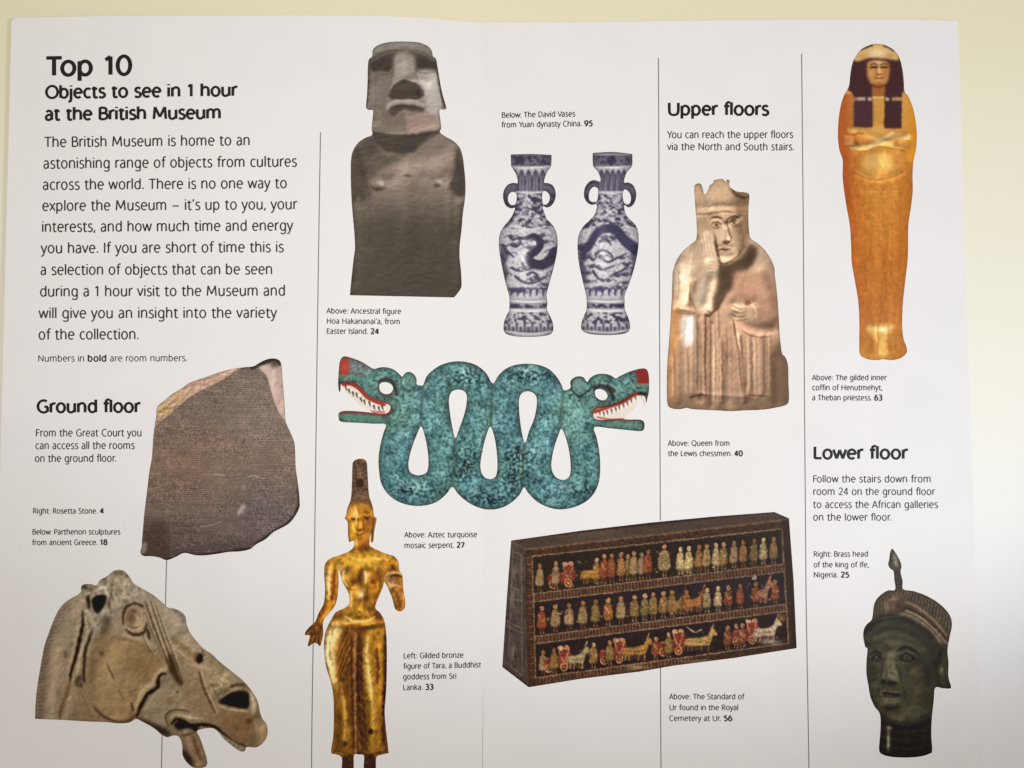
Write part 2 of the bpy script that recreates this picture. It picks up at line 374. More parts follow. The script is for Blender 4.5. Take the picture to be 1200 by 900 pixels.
    foliage(366, 380, 3, -.05); zone(379, 392)
    a.put(np.ones_like(a.X), '5f5b68', .9)
    for k in range(-3, 4):
        u = cx+k*9.2-2; a.F([(u-3, 379), (u+3, 379), (u+3.2, 388), (u-3.2, 388)], 'c0bbbd', .9, .4, False); a.F([(u-1.5, 389), (u-1.5, 383), (u+1.5, 383), (u+1.5, 389)], dark, .8, .4)
    a.clip = None; a.L([(cx-34, 388), (cx, 391.5), (cx+30, 388)] if not right else [(cx-36, 387), (cx, 390), (cx+28, 386)], 3, 'd0cac6', .95)
    e = blur(ins, 7); a.put(np.clip(1-e, 0, 1)**1.2*(a.Y > 160), '33303c', .7); a.G(cx-7, 300, 5, 28, 'f0edea', .4); a.G(cx-7, 240, 2.5, 16, 'e8e4e0', .35); foliage(182, 350, 1.8, .42, .5); a.clip = None; a.rim(1.1, '48444f', .6)
    a.mul(1+.05*a.fbm(1.5, 1.5, 1))
    return a.finish(.3, .72, 1.0, 1.38)

def pic_queen():
    a = Ink(776, 204, 930, 487, 5); a.taper = 1
    a.shape("815,245 814,230 813.6,219 816,215.5 820,215 822.8,218 825,227.3 828,226 830,222 832,217 836,214 836.5,211.5 842,209.8 847,209.8 850.5,213 852,210.2 855,212 854.5,217 857.5,221 864,224.5 872,225.3 878,228 877.3,242 877,258 878,272 880,279.5 889,286 897,294 903.5,304 907.5,314 908,322 910,338 912,360 913,380 914.5,400 916.5,414 920,418 923.5,428 924,448 924.6,468 921,474.5 910,477.5 895,480 872,481 857,481.8 838,480.8 812,479.6 805,478 796,479.6 786,478 782,472 781.4,450 782,425 784,400 786,370 787.4,345 788,325 788.4,319 792,307 799,296 809,286.5 816,280 816.4,262")
    a.vgrad([(205, 'b39c80'), (250, 'b49a80'), (300, 'b8a28a'), (360, 'bd9c82'), (430, 'ad9077'), (480, '8f7766')])
    a.F("852,210 878,226 878,275 862,262 862,230", '7a634b', .75, 3.5); a.F("825,228 850,220 852,245 826,250", 'c2aa8c', .5, 4)
    a.L("857,219 862,228 872,231 878,230", 4, '5c4a3a', .9, 1.5); a.L("815,217 820,216 824,226", 3, '8c826c', .7, 2)
    a.L("830,242 845,238 862,240 872,238", 1.6, '907a62', .8); a.L("815,251 830,250.5 848,248 865,249 877,247", 1.8, '7d664f', .95); a.L("816,254 835,253 850,250.5 870,252", 1.4, 'cdb396', .7)
    a.G(834, 243, 4, 3, 'dcc8a6', .8)
    # face
    a.F("832,254 850,252 868,254 872,270 873,286 866,300 854,310 844,306 839,295 838,275 833,264", 'bea488', 1, 1.5)
    a.F("862,256 877,252 878,276 876,290 866,302 866,280", '8d755f', .9, 2.5); a.F("816,256 832,256 836,268 834,278 816,284", 'a89078', .8, 2)
    a.L("831,258 838,254.5 846,256", 2, '7d6650', .9, 1.2); a.L("852,257 858,254 866,256", 2, '6e5944', .9, 1.2)
    for ex, ey in ((839, 263), (859.5, 260)):
        a.E(ex, ey, 5.4, 3.6, 'cdb698', 1, 15, 1.5); a.E(ex+1, ey+.8, 2.4, 2, '7e6850', .9, 0, 1.2); a.L([(ex-5, ey-1), (ex, ey-3.6), (ex+5, ey)], 1.2, '745e49', .9); a.L([(ex-4, ey+3.6), (ex+1, ey+4.6), (ex+5, ey+2)], 1.2, '85705a', .8)
    a.F("846,262 850,261 853,276 856,281 853,284 846,283 845,278", 'd4bc9f', 1, 1.2); a.L("852.5,258 853.5,270 855.5,278", 2, '7a614b', .9, 1.5)
    a.E(851, 283, 4.2, 1.9, '644b38', .95, 0, 1.2); a.L("842,294 847,291.5 852,292 857,292", 1.8, '70563f', .95, 1.1); a.L("843,290 850,288.5 856,289.5", 1.6, 'd8c0a2', .8)
    a.L("844,298 850,300 857,298", 2, 'a88d72', .8, 1.5); a.G(849, 304, 5, 4, 'd0b99c', .8)
    a.L("836,275 839,288 842,303 845,312", 3.4, '6b543f', .95, 1.5)
    # arm & hand held to the cheek
    a.F("817,280 824,272 830,271 836,276 837,290 841,300 842,312 838,328 836,345 833,358 824,366 816,362 813,350 818,335 826,318 826,305 820,296", 'cbb79c', 1, 1.5)
    a.L("826,326 822,342 819,355", 5, 'e6d8c0', .85, 4); for_l = [308, 312, 316, 320]
    for y in for_l: a.L([(829, y), (835, y-1.5), (841, y)], 1, '937c63', .8)
    for k in range(4): a.L([(819+k*4.2, 276-k), (822+k*4, 290), (827+k*3, 302)], 1.1, '9d876d', .7)
    a.F("842,312 846,310 856,308 870,300 878,286 888,293 882,310 872,318 862,320 858,338 848,348 841,362 836,366 836,352 840,332", '5e4e3f', 1, 2)
    a.L("836,366 830,370 826,368", 3, '4f4031', .9, 1.5); a.L("826,368 827,392 826,420 827,462", 2.8, '6f5743', .95, 1.3)
    # left sleeve and cloak
    a.G(799, 325, 10, 17, 'dccfb6', .8); a.G(803, 348, 8, 12, 'd9c2a6', .7); a.F("787,362 796,362 800,372 797,400 790,440 790,476 783,474 782,430 785,390", 'b9854f', .6, 3)
    a.L("810,296 808,312 806,324", 2, 'e3d0a8', .7, 2); a.L("812,325 808,342 811,354 816,362", 2, '8a7056', .8, 1.4)
    a.L("792,360 800,364 812,364", 1.6, '85694f', .9); a.L("794,366 802,368 812,366", 1.4, '967a5f', .7)
    a.F("799,372 814,371 816,385 812,402 800,404 798,388", 'dfdcd4', .8, 2.5); a.G(806, 384, 5, 9, 'f0efec', .8); a.L("803,374 801,392 800,408", 2, '9a9c92', .6, 1.5)
    for x, y0, y1, w in ((817, 372, 462, 2.2), (821, 384, 462, 1.6), (842, 362, 476, 2), (838, 380, 470, 1.6), (868, 392, 420, 2), (846, 395, 472, 1.5), (903, 392, 458, 2), (886, 395, 462, 1.4), (895, 398, 460, 1.2), (806, 410, 462, 1.5), (790, 410, 470, 2)):
        a.L([(x, y0), (x+1, (y0+y1)/2), (x+1, y1)], w, '82674f', .75, 1.5); a.L([(x-3, y0), (x-2, (y0+y1)/2), (x-2, y1)], 1.5, 'd6bba0', .6, 1.5)
    a.L("859,375 862,392 865,410 870,462", 2.2, '6f543f', .9, 1.3); a.L("861,372 864,390 868,412", 1.5, 'e3bfa0', .9); a.L("876,390 877,440 876,462", 3, 'dcb898', .8, 2)
    a.F("861,318 900,322 908,345 911,378 900,382 888,362 872,352 862,340", 'b08b72', .7, 4); a.G(865, 345, 5, 12, 'c59079', .5)
    # other hand and forearm
    a.F("857,356 864,351 878,352 884,362 884,372 878,377 866,378 860,370", 'c0a488', 1, 1.5)
    for k in range(4): a.L([(858, 358+k*5.3), (867, 362+k*4.6), (876, 360+k*4.6)], 1.2, '7a604a', .8); a.L([(858, 356+k*5.3), (866, 359.6+k*4.8)], 1.6, 'dcc2a2', .8)
    a.E(876, 355, 4, 3, '8b5744', .8); a.L("881,356 886,364 886,374", 2, 'e5c9ac', .9); a.F("866,378 878,377 888,382 904,385 904,392 890,393 876,390 868,384", 'b38f78', 1, 1.2)
    a.L("868,385 878,392 892,394.5 904,393", 1.8, '6b503d', .9)
    for k in range(4): a.L([(848+k*3, 410+k*9), (856, 424+k*8), (864, 408+k*10)], 1.4, '8f735b', .6)
    a.F("914,400 924,420 925,470 905,478 903,440 906,410", '6b5646', .8, 3)
    a.F("782,466 806,462 828,463 832,470 870,470 876,462 905,464 925,468 920,482 782,482", '7a6450', .6, 2.5); a.L("808,466 818,463 829,463", 2.5, '55422f', .9); a.L("876,463 892,464 902,464", 2.5, '56432f', .9); a.G(896, 468, 6, 3, 'b59c80', .9); a.G(818, 470, 6, 4, 'a98b6f', .9); a.G(858, 477, 8, 3, '9a8367', .9)
    a.relief(a.fbm(6, 8, 3), .28); a.mul(1+.04*a.fbm(3, 2)); a.mul(1+.05*a.fbm(22))
    a.put((a.X > 860)*np.clip((a.X-880)/45, 0, 1), '6e5a4a', .45); a.rim(2, '59483a', .6)
    for q, w, c, op in (("831,257 836,254 842,254.4 847,257", 1.8, '5f4a36', .9), ("853,257 859,253.4 866,255", 1.8, '5f4a36', .9), ("833.6,264 838,260.6 843,261.6 846,265", 1.5, '4f3c2b', .9), ("834,265.4 839,267.6 845,266.6", 1.3, '6d563f', .9), ("854.6,261.6 859,258 864,259.4", 1.5, '4f3c2b', .9), ("855,263 860,264.6 864.6,262.4", 1.3, '6d563f', .8), ("852.6,259 854,270 857,279 853.6,283", 1.6, '6b533e', .9), ("848,260 848.6,272 847,281", 2.4, 'ecd6b8', .8), ("846.4,283 851,285 855.6,283", 1.8, '4d3829', .95), ("842,294.4 846,292 850,293 856,292", 1.5, '55402e', .95), ("843,290.6 849,289.4 856,290", 1.4, 'e2cbac', .7), ("844,296.6 850,298 856,296", 1.4, 'd9c2a4', .7), ("840,304 848,308.6 858,305 866,298 872,288", 1.8, '4f3d2e', .8), ("838,275 840,288 843,302 846,310", 1.3, '45331f', .7), ("868,262 871,276 870,288", 2.4, '7a624c', .6), ("816,253.6 834,252.6 850,250 877,249.6", 1, 'ead2b0', .6), ("816,244 840,241 877,241", 1, '7d6750', .6)):
        a.L(q, w, c, op, 1.2)
    a.E(839.4, 264, 1.7, 1.6, '5b4631', .85, 0, 1); a.E(859.6, 261.2, 1.7, 1.6, '5b4631', .85, 0, 1); a.G(844, 277, 4, 6, 'd2b797', .5); a.G(849, 303, 5, 3, 'd9c1a2', .6)
    for x, y0, y1 in ((788, 330, 356), (795, 316, 352), (808, 330, 360), (817, 376, 458), (832, 372, 474), (851, 380, 440), (857, 392, 470), (874, 396, 458), (880, 394, 460), (899, 396, 458)): a.L([(x, y0), (x+.8, (y0+y1)/2), (x, y1)], 1.2, '6a523d', .5, 1.1)
    a.L("884,352 892,356 900,352 904,344", 2, '8a6f58', .5, 2); a.F("862,352 868,350 874,352 870,356", 'd8bea0', .7, 1.4); a.L("866,378 872,386 882,391 894,392 905,391", 4, 'c7a288', .7, 3); a.L("828,364 834,366 840,362 846,352 850,344", 2, '3f3225', .7, 2)
    a.sculpt([("818,243 876,240", 5, .4), ("833,254 842,256 850,264 868,254", 3, .7), ("851,262 852,280", 3.2, .9), ("842,290 858,290", 3, .5), ("845,300 858,300", 4, .5), ("866,268 872,290", 6, .4), ("820,282 828,302", 5, .6), ("834,330 828,355", 8, .8), ("797,310 794,350", 9, .5), ("812,330 806,355", 4, -.7), ("820,372 822,470", 3, .6), ("812,372 812,460", 3, -.6), ("835,380 834,475", 3, .7), ("845,400 845,470", 3, -.5), ("854,420 853,470", 5, .5), ("866,395 872,470", 3, -.8), ("882,395 884,462", 4, .6), ("891,395 892,462", 2.5, -.6), ("898,392 898,460", 3, .5), ("862,372 880,384 905,386", 6, .8), ("860,356 884,354", 5, .5), ("792,362 812,366", 3, -.7), ("795,400 794,470", 4, -.4), ("893,320 906,370", 8, -.5), ("908,420 912,470", 6, .4), ("820,462 900,466", 3, -.5)], .42)
    a.warp(.9, 5); a.mul(1-.10*np.clip(a.fbm(12), 0, 1))
    return a.finish(.35, .82, 1.08, 1.16, (1.015, .99, .97))

def pic_coffin():
    a = Ink(976, 45, 1080, 427, 7)
    a.shape("1028,51.2 1019,52.8 1009,58 1003,66 999,74 996.6,86 995.4,98 993.5,104 989,112 985,125 982.6,142 982,160 983.5,175 987.6,188 987.4,205 989,222 992,242 996,265 997.4,288 998.2,308 1002,330 1005.6,352 1007,375 1007,400 1007.5,414 1012,419 1020,421.6 1029,422 1035,421 1045,422 1056,419.4 1062.6,413 1062,406 1058.6,396 1057.2,378 1058.4,352 1061,328 1063.8,303 1064.2,280 1064.6,262 1067.5,243 1069.6,224 1069.4,205 1070.4,189 1073.4,175 1074.4,158 1073,142 1070,127 1065,114 1060,107 1059.4,98 1058,84 1054.5,69 1049,60 1039,53.6")
    a.vgrad([(50, 'c8a268'), (160, 'c98d4c'), (190, 'c58b48'), (230, 'bd7d3d'), (300, 'b97439'), (380, 'bb7a42'), (422, 'b8803f')])
    x = a.X
    a.put(np.clip((1012-x)/22, 0, 1)*(a.Y > 110), 'a8552f', .75); a.put(np.clip((x-1050)/24, 0, 1)*(a.Y > 190), '9c5c28', .6); a.put(np.clip((x-1058)/12, 0, 1)*(a.Y < 190), 'c8892f', .7)
    a.G(1034, 250, 15, 60, 'd29a4c', .35)
    # wig, band and lappets
    a.F("1000,70 1012,62 1028,60 1046,63 1056,70 1059.4,98 1060,107 1057,112 1057,150.6 1057,150.6 1035,150.4 1035,150.4 1035,112 1023,112 1023,112 1023,112 1023,149.5 1023,149.5 1000.4,149 1000.4,149 1000,112 994,105 996,86", '53393a', 1, .6, True)
    a.F("1000,66 1008,58 1018,56 1028,54 1042,57 1050,61 1053,70 1040,69 1028,67.5 1016,68 1004,72", 'c9a876', 1, .8); a.G(1028, 62, 8, 5, 'dcc79c', .9); a.G(1011, 66, 5, 3.4, 'c4924f', .8); a.G(1044, 66, 5, 3, 'b98c50', .8); a.L("1009,58 1016,54.5 1022,53", 3, '5a4636', .9); a.L("1036,53 1043,56 1047,59", 3, '5a4636', .9)
    a.F("1023,100 1036,100 1036,160 1023,160", 'c9974f', 1, .4, False)
    a.F("1016,80 1017,73 1028,70.5 1040,73 1042.5,80 1042,90 1038,98 1030,102 1022,99 1017,91", 'b98552', 1, .8)
    a.G(1029, 74, 7, 2.4, 'dcb784', .8); a.L("1020,76 1024,74.6 1028,76", 1.2, '4a3224', .9); a.L("1032,76 1036,74.6 1040,76", 1.2, '4a3224', .9)
    a.L("1020,79.4 1024,78.4 1028,79.4", 2, '3c281e', .95); a.L("1032.5,79.4 1036,78.4 1040.4,79.4", 2, '3c281e', .95)
    a.G(1030, 82, 1.8, 5, 'e0b888', .8); a.L("1027.5,86.8 1030,87.6 1033,86.8", 1.5, '6b4230', .8); a.L("1025.5,91 1030,92 1035,91", 1.3, '73422f', .9); a.G(1030, 94, 4, 1.6, 'd2a070', .7); a.G(1021, 86, 2.5, 4, 'd3a26c', .6); a.G(1038.5, 86, 2.5, 4, 'a06c42', .6)
    a.F("1023,99 1036,99 1036,113 1023,113", '98603a', .85, 1.2); a.L("1023,100 1029,102.5 1036,100", 2, '6d3f2a', .8); a.L("1023,114 1036,114", 1.6, 'e0bd86', .9)
    for y in range(118, 160, 3): a.L([(1024, y), (1035, y)], .9, 'a5763a', .7)
    for x0, x1 in ((1001, 1004), (1004.5, 1014), (1017, 1022), (1037.5, 1042), (1045, 1057)): a.F([(x0, 114), (x1, 114), (x1, 118), (x0, 118)], 'c8ac98' if x0 not in (1001, 1045) else 'b5905a', .95, .4, False)
    a.L("1000,113 1000,149", 1, 'b88a50', .7); a.L("1057.6,113 1057.6,150", 1, 'c89a50', .8); a.F("1001,120 1021,120 1021,146 1001,146", '5d4449', .5, 2)
    a.F("1024,148 1035,148 1036,156 1023,156", 'cf9f5a', .8, 1)
    # crossed forearms
    a.L("997,152 1010,154 1030,162 1050,172", 7, 'd7aa66', .8, 3); a.L("1064,160 1050,160 1032,168 1015,173 1000,173", 7, 'dbb072', .95, 2.5); a.L("1046,156 1034,163 1020,170", 3.5, 'ecd0a0', .7, 2.5)
    for k in range(4):
        a.L([(988+k, 161+k*3), (997, 163+k*2.6), (1006, 167+k)], 1.1, '8a5a2a', .75); a.L([(990, 159.5+k*3), (1000, 161+k*2.5)], 1.4, 'e2be82', .7)
        a.L([(1066, 166+k*2.6), (1056, 164+k*2.4), (1048, 165+k*2)], 1.1, '8a5a2a', .7); a.L([(1064, 164+k*2.6), (1054, 162.5+k*2.4)], 1.3, 'dcb46e', .6)
    a.L("1000,176 1015,177 1030,172 1045,174 1060,177", 2, '94602e', .7, 1.5); a.L("1000,158 1006,156 1012,157", 2, '7a4a24', .6)
    a.F("1012,186 1020,181 1030,179 1042,182 1047,190 1046,198 1030,201 1014,199", 'd9b06a', .85, 3); a.L("1003,200 1015,206 1030,208 1045,205 1058,199", 2, 'dcb370', .7, 1.2); a.L("1003,203 1015,209 1030,211 1045,208 1058,202", 1.4, '965f2a', .5)
    a.L("1010,224 1030,225 1055,224", 1.2, 'dbb06c', .45); a.L("1002,240 1012,241", 1, '8a5428', .5)
    for u in (1013, 1023, 1034, 1044, 1054): a.L([(u, 214), (u+1, 300), (u-1+(1030-u)*.25, 378)], 1.1, '935a2a', .35, 1.5)
    for k in range(30): a.L([(1026, 216+k*5.5), (1037, 216+k*5.5)], .9, '9a6230', .28)
    a.F("1016,383 1022,380.5 1044,380 1048,384 1042,389 1038,402 1041,415 1030,417 1027,400 1018,390", 'e4bf72', .7, 1.5); a.G(1034, 386, 8, 3.5, 'f2dfae', .95); a.G(1022, 386, 5, 2.5, 'e8c97c', .8)
    a.L("1029,381 1029,416", 1.3, '9a6a30', .6); a.L("1041,381 1042,412", 1.2, '9a6a30', .5)
    a.mul(1+.06*a.fbm(3.2, 6, 3), (a.Y > 175).astype(float)); a.mul(1+.06*a.fbm(9, 24, 3), (a.Y > 175).astype(float)); a.mul(1+.05*a.fbm(2.2, 2))
    a.rim(1.6, '7c4a22', .5)
    a.sculpt([("1000,152 1030,163 1052,173", 4, .6), ("1062,160 1032,168 1002,174", 4, .7), ("1029,181 1029,200", 9, .5), ("1003,203 1030,211 1058,202", 3, .5), ("1022,220 1022,376", 3, .2), ("1042,220 1040,376", 3, .2), ("1024,384 1024,414", 4, .4), ("1030,80 1030,88", 2.5, .6)], .35)
    sp = a.fbm(2.6, 3.4, 3); a.put(np.clip((sp-.35)*3, 0, 1)*(a.Y > 205), '9a5a28', .3); a.put(np.clip((-sp-.42)*3, 0, 1)*(a.Y > 205)*(a.X > 1008)*(a.X < 1052), 'deab5c', .35)
    a.warp(.6, 4)
    return a.finish(.35, .84, 1.02, 1.15)

def pic_slab():
    a = Ink(158, 412, 358, 662, 9)
    a.shape("184.2,477 192,470 203,461 214,454.5 222,448.6 238,443 254,437.2 270,432.8 284,430.6 297,429.2 305,424.6 313,421 321,420 327.4,422.4 330,429 331,442 332.4,458 334,480 334.8,494 340,506 345,519 346,534 346.8,550 349.4,568 351.2,588 350.4,596 345,606 338,614 328,619.6 320,624 311,632 300,638 293,643.6 281,646.2 268,646.8 255,649 240,650.8 229,650.6 216,648 206,652.6 195.4,656.4 187,653.4 177,651.8 168,651.4 164.4,647.4 166,640 167,626 169,603 172,578 175,553 178,536 179.4,515 181.4,498 183,488")
    a.vgrad([(420, '71655b'), (480, '786b5e'), (540, '7c6c5d'), (600, '6d6157'), (655, '5c5049')])
    a.G(225, 545, 50, 55, '7c6450', .4); a.G(300, 490, 40, 45, '81756a', .5); a.G(310, 600, 40, 35, '6c6362', .6); a.G(255, 565, 25, 30, '7f7260', .35); a.G(190, 560, 12, 30, '7b6a58', .6)
    # incised rows: many small characters, none of them legible
    row = np.sin((a.Y+.012*a.X)*2*math.pi/2.35); a.mul(1+.15*row*(.6+.6*a.vn(8, 2)))
    a.mul(1+.26*a.vn(1.1, 1.2)*(.6+.4*a.vn(30, 20))); a.mul(1+.07*a.fbm(14, 9, 3)); a.mul(1+.05*a.fbm(60, 2.4, 1))
    sp = a.vn(1.3, 1.1); a.put(np.clip((sp-.72)*5, 0, 1), 'b3a490', .55)
    a.F("165,640 169,618 190,611 199,625 199,652 196,657 164,652", '45382e', .5, 4); a.L("200,612 201,655", 1.4, '8c7e70', .2)
    a.F("166,638 172,636 171,646 164,650", '93887c', .7, 1); a.F('279,604 278,599 281,597 282,593 286,591 288,594 285,598 286,602 283,601', 'b5aa9e', .7, .8); a.F('282,574 283,569 286,567 288,570 287,576 284,572', '9a8f83', .5, 1); a.L("252,556 264,557", 1.6, 'b5a696', .5); a.L("290,559 297,557.6 304,559", 1.5, 'b0a293', .6); a.L("235,617 245,616 260,611", 1.2, 'a89b8c', .5); a.L("300,560 340,561", 1, '9c8f82', .35)
    a.L("350,572 351,590 345,605 336,614 320,624 300,638", 4, '2f2824', .75, 2.5); a.L("166,651 195,656 216,648 232,650.5 268,646.5 293,643", 2.6, '2f2620', .8, 1.5)
    # bevelled breaks along the top
    bv = [(184, 476), (222, 448), (254, 436), (284, 429), (282, 432), (272, 438), (262, 445), (250, 451), (240, 456), (230, 462), (220, 467), (209, 477), (200, 485), (192, 491), (182, 498)]
    a.clip = blur(a.mask(bv), .5); a.put(np.ones_like(a.X), 'ae947e', 1); a.G(192, 482, 10, 12, 'ab935e', .8); a.G(208, 466, 10, 8, 'b59a6c', .6); a.G(190, 492, 8, 5, 'a08d78', .6); a.G(250, 446, 18, 7, 'b3957f', .7); a.relief(a.fbm(5, 4, 3), .7); a.mul(1+.06*a.fbm(1.5, 1.5, 1))
    a.clip = None; a.L("184,500 193,491 209,477 222,466 240,456 262,445 282,432", 1.2, '5c4c3e', .45)
    br = [(304, 430), (313, 427), (331, 424), (335, 494), (327, 484), (321, 470), (317, 455), (313, 441), (308, 435)]
    a.clip = blur(a.mask(br), .5); a.put(np.ones_like(a.X), 'b5a191', 1); a.G(329, 440, 5, 26, 'a38d80', .6); a.G(318, 452, 5, 18, 'c8b6a6', .6); a.relief(a.fbm(5, 7, 2), .4)
    a.clip = None; a.L("296,429.6 305,425 315,421.5 323,421 328,425", 6.5, '352d28', .95, 2.5); a.G(322, 427, 6, 4, '5c4a42', .9); a.L("284,431 297,430", 3, '4b4139', .7, 2); a.G(309, 433, 5, 3, 'b7a799', .8, 20)
    a.rim(1.1, '4a3f38', .45)
    return a.finish(0, .85, 1.05, 1.15, (1.0, .985, 1.01))
def pic_serpent():
    a = Ink(390, 410, 766, 602, 13)
    body = "496,451 500,441 509,432.4 520,426.4 534,423.4 548,424.4 560,429 570,437.6 577.4,449.4 584,440 593,432 604,427.6 617,426.2 631,427.6 643,432.4 652,441 657.6,450 661,457.4 668.4,454.6 668.2,448 671,443.6 677,441 683.6,442 688,447.6 692,442.6 699,438.8 708,438 716,440 721.6,443.4 727,440.4 738,435.4 750,432 757,432.4 760,438 760.8,450 760.4,459 758.6,467 757.4,472 755.6,465 748,461.4 739,465.6 728,472 714,476.6 700,479 695.6,484 697,490.4 706,492 722,491 738,491.6 751,492 755.2,496 754.6,503 750,505.2 735,504 715,502 696.6,500.6 699,512 702,527 703.4,545 702.4,562 698,575 689,586 675,593.6 658,597 643,594.6 629,587.6 619,577.6 614,571 609,579.6 600,588.4 588,595 574,597.2 560,594.6 547,587.6 537,579 530,570.6 523,579 512,588 498,592.4 482,592.4 467,588 455,579.4 447,567 444.2,552 443.6,536 446,520 449.4,507 452,497.4 438,496.6 418,495.4 400,494.2 396.8,489 397.4,483.6 404,481.4 420,482 436,483.6 446,484.8 454,484 457.6,478.6 456,474.6 446,471 434,467 424,460 416,453 408,450.2 400,449.6 399,457 397.4,459 396.2,450 396.8,436 398.2,424 401,418.8 405,417.6 415,420.4 425,424.6 435,431 439,432.2 446,430.4 454,430.6 462,433.4 469,439.4 471.4,441.4 475,437 480,435.8 485,438.6 488,444 488.4,450.4 492,451.6"
    a.shape(body)
    a.hole("447,448.6 453,448 459,451 460.6,456 457,461 450.6,461.6 445.6,458 444.6,452")
    a.hole("697.6,457.4 703,456 709,458.4 712,464 709,468.6 703,468.4 698,464")
    a.hole("528,461 532,457.6 538,456.6 544,458.6 547,464 546.6,474 543.6,487 538.6,501 533.6,513.4 530.4,502 527.6,486 526,470")
    a.hole("493.4,499.6 489,508 483.6,522 479.4,537 478.8,548 482,554.4 490,557 498,555 501.4,550 502,538 500.4,523 497,508")
    a.hole("574.6,500 570,510 565.6,527 563,544 564.4,554 569,560 576,561.4 581.4,557 583,545 581.8,527 579,511")
    a.hole("608.4,468 611,461.4 617,458.6 624,460 628.8,466 628.6,478 625.4,492 620,505 615.4,519 611.8,508 609.4,492 608.2,478")
    a.hole("658,502.6 654,511 649.6,524 646.4,540 646.8,551 651,558.6 658,562.2 664.6,561 668.2,555 668.6,543 666.6,527 662.6,512")
    a.bg('4f8481')
    cells = a.vn(1.9, 1.9, True, .35); c2 = a.vn(1.3, 1.3, True, .3); big = a.fbm(26, 26, 2)
    a.put(np.clip(big+.15, 0, 1), '4c7f92', .75); a.put(np.clip(-big, 0, 1), '5f8f7d', .7)
    green = ((a.X < 490) & (a.Y < 505)) | ((a.X > 655) & (a.Y < 520))
    a.put(blur(green.astype(float), 6), '689580', .65)
    a.put(np.clip((cells-.35)*3, 0, 1), '86b3ab', .6); a.put(np.clip((-cells-.42)*4, 0, 1), '2c5661', .68); a.put(np.clip((c2-.7)*6, 0, 1), 'a9cdc3', .55); a.put(np.clip((-c2-.82)*8, 0, 1), '16303a', .8)
    for gx, gy, rx, ry in ((548, 537, 12, 20), (538, 555, 9, 12), (605, 535, 16, 12), (575, 585, 26, 9), (603, 560, 16, 12), (545, 445, 20, 8), (620, 442, 28, 7), (480, 575, 20, 8), (683, 575, 16, 6)):
        w = np.exp(-(((a.X-gx)/rx)**2+((a.Y-gy)/ry)**2)); a.put(w*np.clip((-cells+.15)*2.5, 0, 1), '10242e', .85)
    for gx, gy in ((545, 434), (616, 431), (658, 572), (488, 570), (622, 530)): a.put(np.exp(-(((a.X-gx)/16)**2+((a.Y-gy)/5)**2))*np.clip(cells+.5, 0, 1), 'b3d2c9', .75)
    ins = a.inside(); e = blur(ins, 5); a.put(np.clip((1-e)*1.7-.1, 0, 1), '48574f', .7); e3 = blur(ins, 11); a.put(np.clip(e3-.62, 0, 1)*2.2*np.clip(cells+.6, 0, 1), '9cc4bd', .35); a.mul(1+.22*a.fbm(9, 9, 3)); e2 = blur(ins, 1.8); a.put(np.clip((1-e2)*1.9-.25, 0, 1), '4a453d', .8)
    # joins between the loops
    for q in ("496,450 494,468 493,500", "577.5,449 576,470 574.6,500", "661,457 658,480 658,503", "533.6,513 532,540 530,571", "615.4,519 613,545 614,571"):
        a.L(q, 3.5, '46604f', .5, 3); a.L(q, 1.1, '4c4438', .3, 1.2)
    # heads
    a.F("398.6,424 402,420 410,421 411,428 408,440 399,441", 'bf4030', 1, 1); a.G(404, 430, 4, 6, 'd65540', .8)
    a.F("409,421 420,424 434,431 430,440 420,443 410,438", '77777a', .7, 2); a.mul(1+.3*a.vn(1.6, 1.6), blur(a.mask([(409, 420), (434, 430), (432, 442), (409, 442)]), 1))
    a.L("403,418.6 415,421 427,426.4 437,432.4", 2, '7a4848', .8)
    a.L("398,441 410,440.6 426,445 440,441", 3, '5d9c7c', .7, 2); a.L("397,448.4 404,448.6 410,449", 2, '3c4437', .9)
    a.L("404.6,452 411,451 420,456 428,465 436,470 447,473.6 455,477 455,482 448,484", 7.5, '95322c', 1, 1.4); a.L("411,450 421,455 430,464 440,469 455,474", 1.4, 'c4594a', .8); a.L("450,476 455,478 453,483", 4, '5d2a1c', .8, 2)
    a.L("399,482.4 415,482 430,483 444,484.6", 2.6, '9c4540', .95, 1); a.L("398,484 397.4,489 400,493", 2.6, '6b4a3e', .9); a.L("404,490 450,492", 3.5, '5c8f76', .7, 2); a.L("398,487 420,488.6 446,489.6", 4.6, '5c8f76', .8, 1.6); a.L("398,484 410,483 430,484.6 446,486", 3.2, '8f4a40', .9, 1.4); a.L("400,494.4 420,495.8 452,497", 1.4, '5d6a5c', .9)
    a.L("436,432 440,440 437,446 445,446 452,442.6 459,446 464,454 466,461", 1.6, '46604f', .9); a.L("445,446.6 452,444.4 460,447.6 463,455 464,462", 3.6, '4b4038', .9, 1.4); a.L("444,452 445,461 452,464 460,462", 2.6, '6d5449', .8, 1.4)
    a.L("471,441 470,449 474,456 481,458 487,453", 1.5, '3f5b4c', .9); a.E(480, 447, 7, 8.6, '75a08c', .35); a.L("456,467 464,468 469,477 467,488 460,494 452,494", 1.4, '416350', .85)
    # right head
    a.F("746,434 758,432.6 760.6,450 750,451 747,445", 'a8362e', 1, .8); a.L("741,437 745,434 748,450 744,451", 3.4, '824b47', .75, 1.5); a.mul(1+.22*a.vn(1.5, 1.5), blur(a.mask([(722, 442), (746, 434), (746, 452), (722, 456)]), 1))
    a.L("725,455 740,452 760,450.6", 3, '77a68b', .7, 1.6); a.L("741,463 748,460.6 757,461.6", 3, '3a2c26', .9, 1.2)
